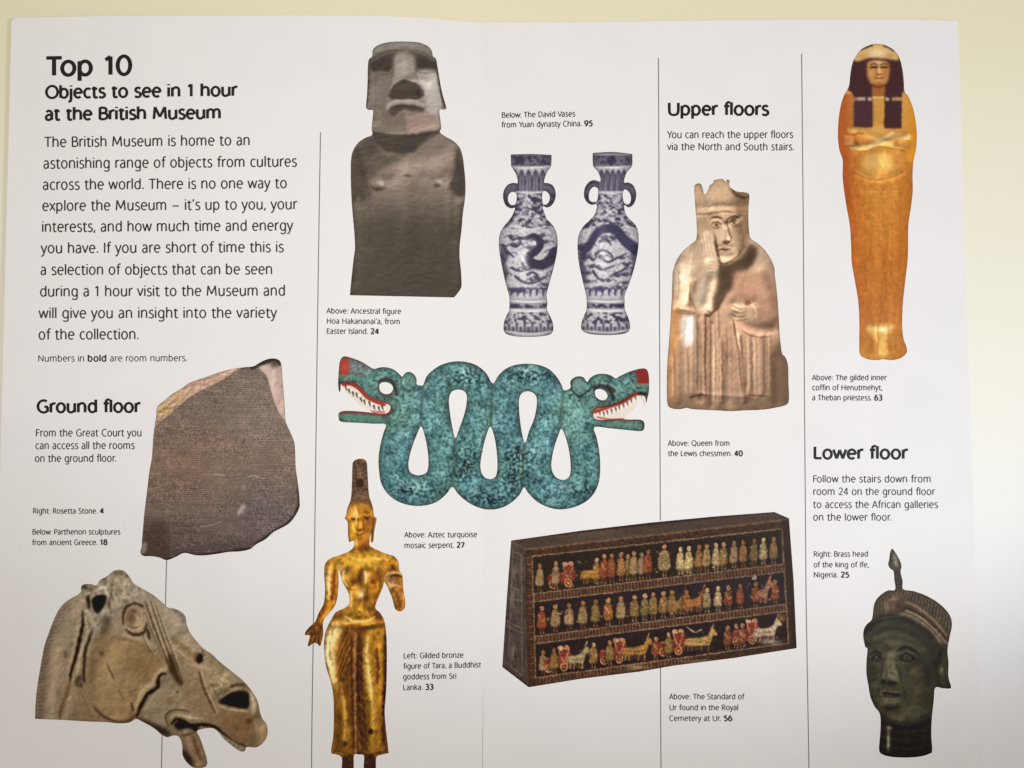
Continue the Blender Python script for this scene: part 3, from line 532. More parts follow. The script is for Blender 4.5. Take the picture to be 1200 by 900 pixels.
    a.L("698,482 703,479.6 716,477.4 729,472.6 738,467 745,462.4", 7, '98402f', 1, 1.4); a.L("698,480 714,476.4 730,470.4 742,463.6", 1.4, '4c2f28', .8); a.L("697,481 696.4,487 702,490.6 716,491.4 735,491.4 752,492.4", 2.6, '8c3a35', .95, 1.1)
    a.L("700,484 706,487", 5, 'a34436', .9, 1.6); a.L("712,497 752,499", 4, '75937c', .6, 2); a.L("752,493 754.6,498 752,505", 2.2, '4f5648', .9); a.L("697,500.6 720,502.6 750,505", 1.4, '4f5a4d', .9)
    a.L("697,456 703,452 711,454.6 717,461 718,468", 4, '47362f', .9, 1.4); a.L("696,458 699,466 706,470.6", 2, '594a40', .8); a.L("712,452 720,458", 3.4, '4a3830', .85, 1.3)
    a.L("671,443 668.6,453 673,461 680,464.6 687,460 692,455 697,452", 1.7, '28332c', .9); a.L("688,447 694,452 690,460", 1.4, '46584b', .9); a.E(679, 452, 7.4, 8.2, '86998a', .3); a.L("690,471 697,468 700,474", 1.6, '6ea08a', .7)
    a.warp(.5, 3)
    return a.finish(.4, .66, .94, 1.3)

def pic_mouth(side):                                     # printed teeth and ivory between the jaws
    if side < 0:
        a = Ink(400, 444, 462, 488, 21)
        a.shape("400,449 410,448.4 421,454 429,463 438,468 450,472 459,477 456,487 444,486.4 436,483 430,478.6 423,476 416,469 409,463 405,459")
        a.bg('e0d6c8'); sp = [(406, 456, 8), (410, 460, 6), (414.6, 463.6, 7), (419, 465, 7), (424, 470, 6), (428, 473, 7), (434, 475, 7), (439.4, 479, 6), (445, 480.6, 6), (449, 479.6, 7)]
        for x, y, h in sp: a.L([(x-1.4, y-h*.55), (x, y+h*.1)], 2.5, '3a2f28', .85, 1.2, False, 1.2); a.G(x+1.9, y-1.4, 1.3, 2, 'f3efe6', .9)
        a.L("400,450.4 411,450 421,455.6 429,464.6 438,469.6 450,474", 4.2, '9a372e', .95, 1.2)
        a.L("432,482 441,483 450,483", 2.4, 'b8564a', .8, 1.2)
    else:
        a = Ink(694, 455, 764, 496, 22)
        a.shape("695,484 698,478 716,474 728,470 738,464 748,459 756,462 757,472 754,476 752,468 748,470 744,478 736,486 728,494 712,494 702,494 695,490")
        a.bg('e0d6c8')
        for x, y in ((703, 485), (708, 486.4), (712, 484.6), (717, 483), (722, 481), (726, 478.6), (731, 476.6), (735.6, 474), (740, 470.6), (745, 467)): a.L([(x-.6, y-3), (x+.4, y+1)], 2, '4a3a30', .9, 1, False, 1.1); a.G(x+2, y, 1.2, 1.6, 'f5f0e6', .8)
        a.L("697,482.6 716,476 730,471 740,464.6 748,460.6", 4.2, '9a3f30', .95, 1.2); a.L("700,489 715,491.4 730,491", 2.2, 'b05848', .8, 1.1)
        a.L("750,464 754,470 755,478", 3, 'ddd3c6', 1, 1); a.L("748,462 757,462.6", 2.6, '33271f', .9, 1)
    return a

def pic_goddess():
    a = Ink(352, 532, 482, 903, 17); a.taper = 1
    a.shape("412.6,560 413,545 415,540 420,537.8 426,538 429.6,541.4 430.6,552 431.6,570 432.8,582 435.6,590 437.6,598 438.6,605.4 441.4,607 440.4,614 438.4,624 437.4,634.4 434.6,635 434.4,626 433,634.6 434,640 444,645.4 454,649.4 462,652 467,658.6 468,668 471.6,675 472.6,690 474.8,704 474.2,712.6 469,716.6 463,713.4 459.6,701 455,690 450.4,682 448.6,688 445,697 441.2,706 440,713 445.6,718.4 450.4,728 452.6,742 453.4,762 453.2,790 452.4,812 450.8,832 452,852 455.6,882.6 455.6,882.6 449,884 441,887.4 439.6,903 427,903 426.6,886 421,884.4 414.8,885 413.6,903 401.4,903 400.6,888 394,884 388,881.4 390.6,862 391.2,838 390.6,815 387,797 382,781 380,764 380,748 382.4,738 387.6,727 393.6,717.4 402,713.4 408.4,709 409.8,702 407,692 401.4,682 398.6,672 396.6,668 396.8,684 395,702 391,712 381,724 378.4,731 378.6,744 375.4,757 372.6,755 368,753.6 361.4,757.6 361,754 363,745 357.4,744 358.6,739.4 364,733.4 369.4,728.6 374,717.4 379.4,707 380.8,690 379.8,672 381,661 387,654.6 398,650.6 408,646.6 414.4,641 414.8,634 411,634.6 409,635 407.8,626 407.4,612 404,607.6 405.4,604 407,596 411,585 412,575")
    a.vgrad([(538, '6b5a4a'), (590, '7a5c3e'), (600, 'b48a44'), (650, 'b88f3d'), (720, 'a97f34'), (800, '94702f'), (885, '86642c'), (903, '5a4430')])
    a.F("411,586 412,545 420,537 430,541 433,586 440,600 430,590 421,588 412,592 406,600", '67574a', 1, 1.5); n = a.vn(1.8, 1.8); top = (a.Y < 588).astype(float); a.mul(1+.35*n, top)
    a.E(422, 566, 4.6, 5.6, '3a2a20', .9, 0, 2); a.E(421.6, 566.6, 2.4, 3.2, '5e3a24', .8); a.G(422, 556, 3, 4, '94826c', .6); a.L("413,584 422,581 433,584", 3, '8a6d5a', .7, 1.5); a.L("410,592 416,587 424,586 432,588 438,596", 4, '7a5844', .85, 2)
    # face
    a.F("408,600 411,593 421,590 432,593 437,603 436,620 431,632 424,637 415,632 409,620", 'bd8c3a', 1, 1.4)
    a.G(414, 600, 5, 6, 'e6b865', .8); a.G(414, 622, 3.5, 7, 'dcb23f', .9); a.G(431, 614, 4, 12, '8a5528', .75); a.G(421, 596, 6, 3, 'a5713a', .5)
    a.L("411,607 415,608.6 419,607.6", 1.8, '4d2c18', .95); a.L("425,605 430,607 434,604", 2.6, '4d2c1c', .95, 1.4); a.L("424,602 429,600 434,601", 1.4, '6f4526', .8); a.G(421, 612, 1.6, 6, 'd9a64c', .7)
    a.L("418,620 421,622 425,620", 2.2, '5a3318', .9, 1.2); a.L("418,625.6 421.4,626.8 426,625.4", 1.8, '7a3f1f', .95, 1.2); a.G(422, 631, 3, 2, '6d4020', .6); a.L("407.6,608 408.6,622 409,634", 2.4, '8d6630', .9); a.L("438.6,606 437,620 436.6,634", 2.6, '714a28', .95)
    a.F("415,632 424,637 433,632 434,642 424,648 414,642", '96602a', .9, 1.5); a.L("417,634 418,645", 3.5, 'e4bc58', .8, 2.5); a.G(428, 640, 4, 5, '6e3f20', .7)
    # torso: bright metal with dark pools between the highlights
    hl = 'e8c55e'; dk = '5f3d1e'; br = '8d5222'
    a.G(410, 657, 13, 6, 'd9b545', .85); a.G(432, 657, 11, 9, 'dfbd4c', .85); a.G(425, 652, 20, 3, 'c79b3c', .6); a.G(455, 661, 7, 5, 'c9922f', .7)
    a.E(410, 678, 9.6, 10, 'b68b39', .9, 0, 3); a.G(404, 676, 5, 7, 'e5c56c', .8); a.G(414, 682, 5, 6, dk, .8); a.E(434, 676, 9, 10, 'bd8d38', .8, 0, 3); a.G(430, 674, 3, 6, 'f0d896', .85); a.G(439, 680, 4, 7, br, .8)
    a.G(421, 679, 3.4, 9, dk, .9); a.L("401,686 410,691 418,691", 2, dk, .75, 1.6); a.L("428,688 436,688 443,680", 2, br, .8, 1.6); a.G(445, 672, 4, 10, '7a4a22', .7)
    a.G(423, 697, 3.6, 5, 'f7e6c0', 1); a.G(412, 702, 4, 12, 'dcae50', .8); a.G(430, 700, 2.4, 12, dk, .7); a.G(437, 700, 3.4, 12, 'b8732c', .7); a.G(421, 716, 7, 4, 'e2bd4e', .9); a.G(402, 700, 2, 10, br, .5)
    a.G(398, 722, 7, 4, '6b4020', .7, -20); a.G(443, 722, 6, 8, '6b4222', .85); a.G(410, 728, 8, 4, 'edd07a', .8); a.G(433, 728, 6, 4, 'd8ad45', .8); a.L("392,731 404,733 416,733 430,734 448,730", 2, '6b4a20', .9, 1.6); a.G(421, 724, 4, 2, '5d3e1a', .8)
    # arms
    a.L("386,662 385,684 385,702", 4.5, 'ebd08a', .9, 3); a.L("392,668 391,688 389,704", 5, '79431c', .9, 2.5); a.L("394,672 393.6,690 391,706", 1.6, 'c98238', .8); a.L("389,708 381,718 374,727", 5, 'a9702c', .9, 3); a.G(388, 660, 5, 4, 'd8aa48', .7); a.G(399, 665, 4, 4, 'f0cf90', .8)
    a.F("364,733 372,728 378,732 377,746 374,752 366,750 362,742", '6b4624', .95, 1.5); a.G(371, 737, 3, 4, 'b3843f', .7)
    for q in ("366,747 362.6,756", "369,748 368,754", "373,748 374,757", "363,736 358.6,743"): a.L(q, 1.8, '4b2f1c', .9, 1)
    for q in ("368,744 365.6,751", "371.6,744 371.4,752", "375.6,742 375.8,750"): a.L(q, .8, 'c4985a', .8, .7)
    a.G(462, 659, 4, 5, 'c98f2c', .6); a.L("460,664 464,676", 6, '6a3f20', .8, 3); a.L("467,660 469,672", 2.5, 'e3b878', .7, 2)
    a.F("450,676 456,668 464,668 470,674 472,690 475,706 470,716 462,712 458,698 452,690", '9a6f38', 1, 1.5); a.G(459, 683, 4, 6, 'd9c2a2', .9); a.L("451,682 453,674 460,669", 1.4, 'e8cf98', .9); a.L("454,683 457,675 463,671", 1.3, 'd9b880', .9); a.L("457,676 464,674 471,676", 2.6, '37261a', .9, 1.4)
    a.L("464,694 467,702 469,712", 4, '6a4421', .8, 2.5); a.L("472,690 474,706 471,714", 2, 'd9a868', .7, 1.6); a.L("461,696 465,708", 2, 'c9924e', .7, 1.6)
    # skirt
    a.F("392,730 384,742 381,764 386,784 393,806 396,800 394,780 395,760 401,738", 'e9dca4', .9, 3); a.L("384,746 383,766 388,784", 3, 'f5f0cf', .7, 3)
    a.F("402,738 418,735 426,736 424,760 422,800 420,840 421,884 412,884 408,850 404,820 396,795 393,765", '6f4a26', .8, 3)
    a.L("434,735 430,760 432,790 436,830 436,870", 7, 'e2c35c', .75, 5); a.L("428,762 431,790 434,815", 5, 'f0e0a0', .7, 4); a.L("440,736 446,760 447,800 446,840", 5, 'b88a3a', .7, 4); a.L("441,760 443,780 442,800", 4, '4c2d14', .8, 2.5)
    a.L("451,740 452,790 449,850 452,880", 5, '5d3a1e', .85, 3); a.L("396,800 402,830 403,870", 6, 'b18b45', .7, 4); a.L("394,820 395,860 392,880", 4, '8b6238', .8, 2.5)
    a.L("417,740 416,790 417,884", 2, 'b89a8c', .55, 1.5); a.L("421,745 420,800 424,860 426,884", 6, '54341c', .7, 3)
    for k in range(9): a.L([(404+k*2, 742+k), (398+k*1.2, 752+k*3), (394, 763+k*6)], 1, '4e3014' if k % 2 else 'c79a4e', .6)
    for k in range(18): a.L([(418, 770+k*6.2), (410, 776+k*6.2)], 1, 'a8843e' if k % 2 else '4a2f16', .5); a.L([(421, 768+k*6.2), (429, 778+k*6.2)], 1, 'a37c3a' if k % 2 else '4a2f16', .45)
    a.E(434.6, 857, 3, 3.6, '33200f', .85, 0, 1.6); a.E(405, 872, 3, 3, '3b2613', .8, 0, 1.6); a.G(407, 862, 4, 8, 'c9a44c', .5)
    a.L("388,881 398,880 410,884 420,882 432,884 445,882 455,882", 2, '4b3116', .75, 1.4); a.F("401,887 413.6,886 413,903 401,903", '513a28', .9, 1); a.F("427,886 440,886 439,903 427,903", '4e3424', .9, 1)
    a.mul(1+.16*a.fbm(3, 5, 3), (a.Y > 590).astype(float)); a.mul(1+.10*a.fbm(1.4, 1.6, 1)); a.rim(1.5, '5b3a1b', .5)
    a.put(blur((a.fbm(5, 5, 2) > .6).astype(float), .8)*(a.Y > 640), '4a2c14', .55)
    a.sculpt([("408,674 414,684", 7, .7), ("432,672 437,682", 7, .7), ("421,668 422,700", 4, -.6), ("421,706 421,724", 6, .5), ("386,664 385,704 374,726", 5, .7), ("462,672 467,712", 6, .6), ("392,732 420,735 448,731", 3, -.8), ("390,740 388,790", 7, .6), ("417,740 418,882", 3, -.7), ("436,740 438,870", 7, .6), ("402,800 402,878", 6, .5), ("447,760 447,870", 4, -.5), ("421,610 421,620", 3, .6), ("411,608 434,606", 3, -.4), ("410,640 434,642", 4, -.5)], .45)
    for q, w, c, op in (("416,594 418,604 416,616", 2.4, 'fbe2a0', .7), ("413,614 415,622", 2.4, 'f6cf60', .8), ("425,610 427,624", 2, '6d3f1e', .6), ("410,652 420,656 428,655", 2, 'f7de88', .7), ("431,653 444,655 456,656", 2.2, 'f4da80', .7), ("403,668 402,680 408,688", 2, 'f8e2a0', .7), ("428,670 429,682", 2, 'fbe9b4', .8), ("440,668 446,684 440,702 436,716", 2.2, '5c3518', .6), ("412,694 411,710", 2, 'f7dd8c', .7), ("427,694 427,716", 1.6, '57331a', .6), ("404,722 416,728 430,728 440,722", 1.8, 'fbe7a4', .8), ("386,668 385,684 385.6,700", 2, 'fdf0c0', .8), ("388,712 380,722", 1.4, 'f0c070', .6), ("388,738 384,758 386,780 391,800", 3, 'fff6d0', .7), ("431,742 430,768 434,800 436,830", 2.6, 'fbe690', .7), ("400,800 404,836 403,868", 2.2, 'e8c060', .6), ("412,745 412,790 414,840 414,880", 2.4, '40260f', .6), ("424,748 424,800 428,850 430,880", 2.4, '40260f', .6), ("451,745 452,790 449,840", 2.6, '3d2410', .6), ("457,672 462,670 470,673", 1.4, 'f4dca4', .8), ("455,690 461,686 469,688", 1.4, 'efd6b0', .6), ("455,680 459,684", 1.2, '4b2f1a', .7), ("460,678 463,683", 1.2, '4b2f1a', .7), ("465,678 467,684", 1.2, '4b2f1a', .7)):
        a.L(q, w, c, op, 1.4)
    sp = a.fbm(3.4, 4.4, 3); a.put(np.clip((sp-.2)*3, 0, 1)*(a.Y > 640), '53321a', .3); a.put(np.clip((-sp-.4)*4, 0, 1)*(a.Y > 640), 'f0d990', .2)
    a.warp(.8, 4)
    return a.finish(.3, .72, .99, 1.3, (1.04, .97, .88))

def pic_box():
    a = Ink(582, 594, 940, 810, 19)
    a.shape("599,633.4 680,622 760,612.6 835,605.4 907.4,600 924.6,607.4 930,680 933.6,759.6 861,771 790,780 750,787 680,795.6 619.6,805.4 588.6,781.6 594,700", False)
    a.bg('3a2d27'); q = [(599, 633), (907.4, 600), (924.6, 607.4), (615, 643.4)]
    a.clip = blur(a.mask(q), .4); a.put(np.ones_like(a.X), '50453f', 1); a.G(700, 626, 40, 8, '6a5a50', .5); a.mul(1+.1*a.fbm(20, 2.5, 3))
    a.clip = blur(a.mask([(599, 633), (615.4, 643.4), (619.6, 805.4), (588.6, 781.6)]), .4); a.put(np.ones_like(a.X), '4f4949', 1); a.mul(1+.22*a.fbm(4, 8, 3))
    for x, y, r in ((604, 672, 8), (602, 700, 12), (602, 765, 10)): a.G(x, y, 4, r, '958a84', .6); a.G(x+2, y+3, 1.5, r*.6, '231c19', .7)
    for q in ("601,646 611,650 612,792 593,776", "598,686 608,692", "596,702 611,704", "594,733 610,742", "594,728 610,736", "601,646 596,770"): a.L(q, 1.3, '8c7f74', .6, .9, False)
    a.clip = None
    TL, TR, BR, BL = [np.array(v) for v in ((615, 643.4), (924.4, 608), (933.4, 759.4), (619.6, 805.2))]
    def M(u, v): return tuple((TL*(1-u)+TR*u)*(1-v)+(BL*(1-u)+BR*u)*v)
    def U(x): return (x-616)/(929-616.)
    def band(v0, v1, c, op=1., u0=.0, u1=1., soft=.4): a.F([M(u0, v0), M(u1, v0+(.01 if v0 > 0 else 0)), M(u1, v1+.01), M(u0, v1)], c, op, soft, False)
    a.F([M(0, 0), M(1, 0), M(1, 1), M(0, 1)], '4a3529', 1, .3, False)
    a.clip = blur(a.mask([M(0, 0), M(1, 0), M(1, 1), M(0, 1)]), .3)
    a.L([M(0, .008), M(1, .008)], 1.4, '8a7563', .8, 1, False)
    a.mul(1+.2*a.vn(2, 2))
    reg = [(.065, .325), (.395, .635), (.70, .935)]
    for i, (v0, v1) in enumerate(reg):
        a.F([M(.03, v0), M(.968, v0+.012), M(.968, v1+.012), M(.03, v1)], ('2e2722', '30262c', '2e2528')[i], 1, .4, False)
        for v in (v0-.006, v1+.006): a.L([M(.028, v), M(.97, v+.012)], 1.2, 'a8957c', .85, .9, False)
    for v0, v1 in ((.335, .385), (.645, .69), (.945, .985)):
        for k in range(150):
            u = .03+.0063*k
            if v0 > .9 and u > .62: break
            a.L([M(u, v0+.012*u), M(u, v1+.012*u)], 1.1, ('a08a70', '6d3a32')[k % 2], .6, .8, False)
    for k in range(40):
        v = .07+k*.0225; a.L([M(.008, v), M(.022, v)], 1, ('96765c', '6c3c30')[k % 2], .65, .8, False)
    a.L([M(.027, .06), M(.027, .94)], 1.2, 'a48c74', .8, .9, False); a.L([M(.972, .07), M(.972, .945)], 1.2, 'a49880', .85, .9, False); a.L([M(.986, .07), M(.986, .945)], 1, '7b5a48', .6, .9, False)
    for m in range(3): a.G(*M(.45+.2*m, .5), 30, 14, '32304a', .35)
    R = random.Random(4)
    body = ['b39272', 'a9825b', 'b8986e', '9a704c', 'b08260', 'a8946f', 'a06c49', 'b5a07c']; robe = ['9a5038', '8f7848', 'a07a4c', 'a26c3c', '9c8c66', '90503c', 'a68c70', '857848']
    def person(x, i, t=1., pale=0, wide=1.):
        v0, v1 = reg[i]; u = U(x); b = np.array(M(u, v1-.012+.012*u)); h = (M(u, v1)[1]-M(u, v0)[1])*.86*t
        c = R.choice(body) if not pale else 'cbb994'; d = R.choice(robe) if not pale else 'bca980'
        w = 3.9*wide; x, y = b
        a.L([(x-1.5, y), (x-1.2, y-h*.3)], 1.6, c, .9, .8, False); a.L([(x+2, y), (x+1.4, y-h*.3)], 1.6, c, .9, .8, False)
        a.F([(x-w-2, y-h*.1), (x-w-1, y-h*.66), (x-2, y-h), (x+2.5, y-h), (x+w+1, y-h*.66), (x+w+1.6, y-h*.1)], '241c18', .55, 1)
        a.F([(x-w-.6, y-h*.2), (x-w+.3, y-h*.62), (x-w*.5, y-h*.76), (x+w*.6, y-h*.76), (x+w, y-h*.6), (x+w+.3, y-h*.2)], d, .92, .5); a.L([(x-w+.8, y-h*.66), (x+.6, y-h*.42), (x+w, y-h*.5)], 1.6, c, .85, .8, False)
        a.E(x+.3, y-h*.87, 2.3*min(wide, 1.2), 2.9, c, 1, 0, .8); a.L([(x-w-.3, y-h*.16), (x+w, y-h*.18)], 1, '3a2820', .5)
    def wheel(x, y, r=4.6): a.E(x, y, r, r+.6, 'c4946a', 1); a.E(x, y, r-1.4, r-1, '8a4333', .95); a.E(x, y, 1.2, 1.2, 'd6b184', .9)
    def cart(x, i):
        v1 = reg[i][1]; y = M(U(x), v1)[1]-6
        a.F([(x-13, y-12), (x+2, y-14), (x+3, y-22), (x+15, y-24), (x+15, y-4), (x-12, y-1)], '8f4033', .95, .6); a.L([(x+3, y-22), (x+9, y-8), (x+15, y-24)], 1.3, 'cda07c', .8); a.L([(x-12, y-11), (x+3, y-13)], 1.3, 'c98f6a', .8)
        a.E(x+5, y-24, 3.4, 2.6, 'd9bd9c', .9); a.E(x+12, y-24.6, 3, 2.4, 'cf9d80', .9); wheel(x-9, y); wheel(x+9, y-1.8); person(x-6, i, .95)
    def beast(x, i, c, dn=0, L=11, shade='7a5a38'):
        v1 = reg[i][1]; y = M(U(x), v1)[1]-3-dn
        for k in (-L+1, -L+5, 4, L-1): a.L([(x+k, y), (x+k+1, y-9)], 1.8, c if k % 2 else shade, .9, .8, False)
        a.F([(x-L-1, y-6), (x-L, y-14), (x, y-15), (x+L-2, y-18), (x+L+3, y-26), (x+L+7, y-24), (x+L+9, y-18), (x+L+4, y-17), (x+L, y-7), (x, y-6)], c, .95, .6); a.L([(x-L, y-11), (x, y-10), (x+L, y-12)], 1, shade, .7); a.L([(x+L+3, y-26), (x+L+5, y-31)], 1.6, c, .9); a.L([(x-L-1, y-13), (x-L-3, y-5)], 1.2, c, .8)
        a.G(x, y-3, 10, 2, shade, .5)
    person(632, 0, .92); cart(657, 0); person(699, 0, .9); person(736, 0, .9); person(752, 0, .9); beast(694, 0, 'b98a45'); person(708, 0, 1.02)
    for x in (717, 728, 743, 760): person(x, 0)
    person(779, 0, 1.12, 0, 1.6)
    for x, p in ((798, 1), (808, 1), (820, 0), (829, 0), (840, 1), (849, 0), (861, 0), (872, 0), (885, 0), (896, 1), (908, 0)): person(x, 0, .95, p)
    a.G(803, 664, 8, 7, 'd9c68e', .7); a.G(843, 660, 6, 5, 'c9a070', .6)
    for x in (633, 649, 665, 681, 696, 711, 726, 742, 754, 764, 776, 786): person(x, 1, 1.0, 0, 1.15)
    beast(793, 1, '9a7a4e', 0, 6); person(803, 1, .95); beast(813, 1, 'b57a4a', 0, 8)
    for x, p in ((827, 0), (840, 1), (852, 0), (866, 0), (884, 0), (907, 0)): person(x, 1, .92, p)
    beast(894, 1, 'b0806a', 0, 4); a.E(884, 677, 2.6, 2.8, 'd9cfc0', .8)
    person(633, 2, .9); cart(652, 2); beast(675, 2, 'b3ac80', 0, 8); person(692, 2, .95); cart(717, 2); beast(744, 2, 'b98f4e', 0, 12); a.G(746, 782, 12, 3, 'c7b080', .7)
    person(765, 2, .85); cart(786, 2); beast(818, 2, 'c0a06a', 0, 13); a.G(824, 776, 14, 3, 'cdbd94', .6); a.L("805,735 815,741 822,738", 1.5, 'c9b89a', .8); person(849, 2, .9); person(859, 2, .95); cart(872, 2)
    beast(896, 2, 'd4c3ae', 0, 11, '9a8676'); a.G(903, 752, 11, 3, 'e2d8c8', .7); a.G(916, 724, 4, 5, 'b08a4e', .8)
    for k in range(150):
        i = R.choice((0, 0, 1, 1, 2, 2)); v0, v1 = reg[i]; u = R.uniform(.05, .95); x, y = M(u, v0+(v1-v0)*R.uniform(.25, .95))
        a.E(x, y, R.uniform(.8, 2), R.uniform(.8, 1.6), R.choice(['8d7458', 'a98a66', '6b3f34', '3b3a55', 'c0a884', '7a4a38']), R.uniform(.35, .8))
    a.mul(1+.17*a.vn(1.5, 1.5)); a.mul(1+.09*a.fbm(10, 10, 2)); a.put(a.X > 850, '3b3430', .12)
    a.clip = None; a.F([(915, 604), (924.6, 607.4), (933.6, 759.6), (928.5, 760)], '2c241f', .6, 1, False)
    a.L("619.6,805.4 680,795.6 790,780 861,771 933.6,759.6", 1.6, '5c3c34', .7, 1, False); a.L("589,781.6 619.6,805.2", 3, '241a17', .7, 1.5, False); a.L("599,633.6 615,643.4 924.4,607.8", 1.2, '7f6f62', .7, 1, False)
    a.put(np.ones_like(a.X), '3a2e28', .16); sp = a.vn(1.8, 1.8); a.put(np.clip((sp-.3)*2, 0, 1), '33271f', .45)
    a.warp(.7, 3)
    return a.finish(.25, .85, 1.04, 1.12, (1.02, .97, .90))

def pic_head():
    a = Ink(1006, 638, 1122, 893, 23); a.taper = 1
    a.shape("1045.2,643 1043,648 1042,656 1040.8,661 1043,666 1047,669.4 1048,679 1049,691 1041,691.8 1033.6,696 1027.4,702 1024,710 1022.6,722 1021,727 1015.4,732 1012,739 1011.8,748 1014,758 1016.6,760.4 1015.4,775 1015.4,790 1017.6,803 1019,812 1020.4,818 1025,828 1031,836.4 1032,850 1031,866 1030.2,879 1034,884 1045,887 1062,887.8 1078,886.6 1089,883.4 1092.4,879.6 1091.4,862 1092,842 1094.4,820 1096,806 1104,806.4 1112.6,807 1114.6,804.6 1111.4,793 1111.6,777 1110.4,762 1113,746 1115.6,733 1114,723 1107,713 1096,704 1083,697 1070,692.6 1058.4,690.4 1057.8,681 1055.4,670.4 1056.4,662 1052,652 1047.6,645")
    a.vgrad([(643, '5c5a55'), (690, '5b4a40'), (730, '4d4a3c'), (800, '4c4a38'), (845, '47443a'), (870, '332b27'), (888, '2e2624')])
    a.L("1048,650 1050,658 1051,664", 3.4, 'a09d90', .85, 2.5); a.L("1044,650 1043,662", 2, '3b3a36', .8, 1.5)
    for k in range(6): a.L([(1048, 671+k*3.6), (1057, 670+k*3.6)], 1.2, '33322f', .8)
    # cap
    a.F("1022,730 1024,706 1034,695 1050,690 1075,694 1098,705 1115,724 1114,742 1110,762 1104,758 1096,746 1080,732 1062,722 1042,720", '5d4a3c', 1, 1.2)
    for k in range(34):
        t = k/33.; x = 1056+t*58; y = 691+t*8+t*t*23; a.L([(x, y), (x-4+t*2, y+12+t*3)], 1.5, ('3c2f28', '857262')[k % 2], .7, 1)
    for k in range(12): a.L([(1024+k*1.8, 708-k*1.2), (1023+k*2, 722-k*.8)], 1.4, ('3a3029', '7d6a5c')[k % 2], .65, 1)
    for off, c in ((0, 'a1765a'), (6.5, '4b3324'), (10, 'a98668')):
        for k in range(26):
            t = k/25.; x = 1062+t*47; y = 706+off+t*14+t*t*24; a.E(x, y, 1.7, 1.5, c, .85, 0, .9)
    a.E(1049, 705, 11, 11, '6e4e42', 1, 0, 3); a.G(1046, 701, 5, 4, 'a07a6a', .8); a.G(1054, 711, 5, 5, '5a3427', .8); a.G(1043, 700, 1.6, 1.6, '3a2520', .9)
    a.G(1039, 712, 3, 7, '8a7b6a', .7); a.L("1050,722 1062,720 1080,728 1094,740 1104,755", 6, '96826e', .9, 2.5); a.L("1058,717 1072,722 1090,735 1104,752", 1.4, '3e2a1e', .8)
    a.F("1012,748 1014,735 1022,727 1036,721 1050,720 1066,725 1084,736 1098,752 1106,768 1108,790 1098,790 1092,770 1078,752 1058,742 1040,741 1024,748 1018,760", '3e3d31', .95, 1.5); a.L("1022,729 1036,724 1052,723", 1.6, '7c7662', .6, 1.4)
    # face
    a.F("1018,764 1024,750 1040,743 1058,744 1076,754 1088,768 1094,790 1094,812 1088,832 1070,842 1052,845 1036,838 1024,824 1018,805 1016,785", '57553f', 1, 2)
    a.G(1046, 752, 12, 5, '6f6e5b', .6, 15); a.G(1068, 757, 14, 4, '6a6a55', .5, 28); a.G(1024, 790, 6, 22, '414030', .7); a.G(1086, 795, 9, 24, '3f3d2c', .7)
    a.L("1018,768 1026,764 1033,768", 3, '33312a', .8, 2.5); a.L("1052,763 1062,759 1074,766", 3.4, '35322a', .85, 2.5)
    for ex, ey, r in ((1028, 771, 5), (1063, 770, 7)):
        a.E(ex, ey+1, r*1.25, r*.85, '38352b', .8, 8, 2.5); a.E(ex, ey, r*.8, r*.55, '7b7867', .85, 8, 2); a.L([(ex-r, ey+1), (ex, ey-3), (ex+r, ey+1)], 1.3, '292620', .85); a.L([(ex-r, ey+3.5), (ex, ey+5), (ex+r, ey+3)], 1.3, '2f2c24', .8); a.G(ex-1, ey-1.5, 1.6, 1.2, 'a09c86', .6)
    a.F("1036,766 1044,764 1049,778 1054,790 1052,798 1044,800 1033,798 1031,790 1035,780", '74715a', .75, 2.5); a.G(1040, 776, 3, 9, '8b886d', .6); a.G(1044, 800, 5, 3.4, '221e18', .85); a.G(1034, 799, 3, 2.4, '2c2820', .8); a.G(1042, 792, 4, 3, '8f8a6c', .7)
    a.F("1030,812 1038,809 1046,811 1056,813 1058,819 1046,821 1034,820", '575140', .6, 1.5); a.L("1031,812.6 1040,812 1048,814 1057,814", 1.8, '1f1a16', .9, 1.2); a.L("1033,821 1044,824 1056,820", 2.4, '6a6450', .7, 2); a.L("1033,828 1044,830 1053,827", 2.4, '2e2a22', .7, 2); a.G(1033, 814, 1.6, 2, 'a39c8a', .7)
    a.G(1072, 786, 6, 6, '77744f', .8); a.G(1025, 806, 3, 8, '66634d', .6); a.G(1066, 832, 14, 7, '5c5e4f', .7); a.L("1022,815 1030,834 1048,845 1070,846 1088,836", 2.5, '2f2c26', .6, 3)
    a.F("1096,760 1108,756 1112,780 1108,800 1098,800 1094,780", '45432f', .8, 2); a.G(1103, 785, 2.4, 5, 'a19e83', .85); a.L("1099,772 1104,762 1109,764", 1.5, '2b2820', .8); a.F("1096,801 1106,796 1111,790 1115,806 1097,807", '3a332d', .95, 1); a.G(1105, 802, 3, 2, '57504a', .7)
    # neck
    a.F("1031,840 1050,848 1072,848 1093,836 1092,860 1092.6,880 1064,888 1030,882", '372f2b', .85, 2.5)
    for k in range(7): a.L([(1031, 848+k*5), (1050, 852+k*5), (1075, 852+k*5), (1092, 848+k*5)], 1, '57504a' if k % 2 else '241d1a', .5)
    a.L([(1041, 852), (1041, 878)], 3.4, '9a908a', .6, 3.4); a.L([(1041, 863), (1041, 875)], 1.8, 'cfc7c0', .7, 2); a.G(1042, 853, 3, 1.6, 'c9c0b8', .6); a.L("1031,882 1045,886 1064,887 1085,884 1092,880", 2.4, '171210', .9, 1.4)
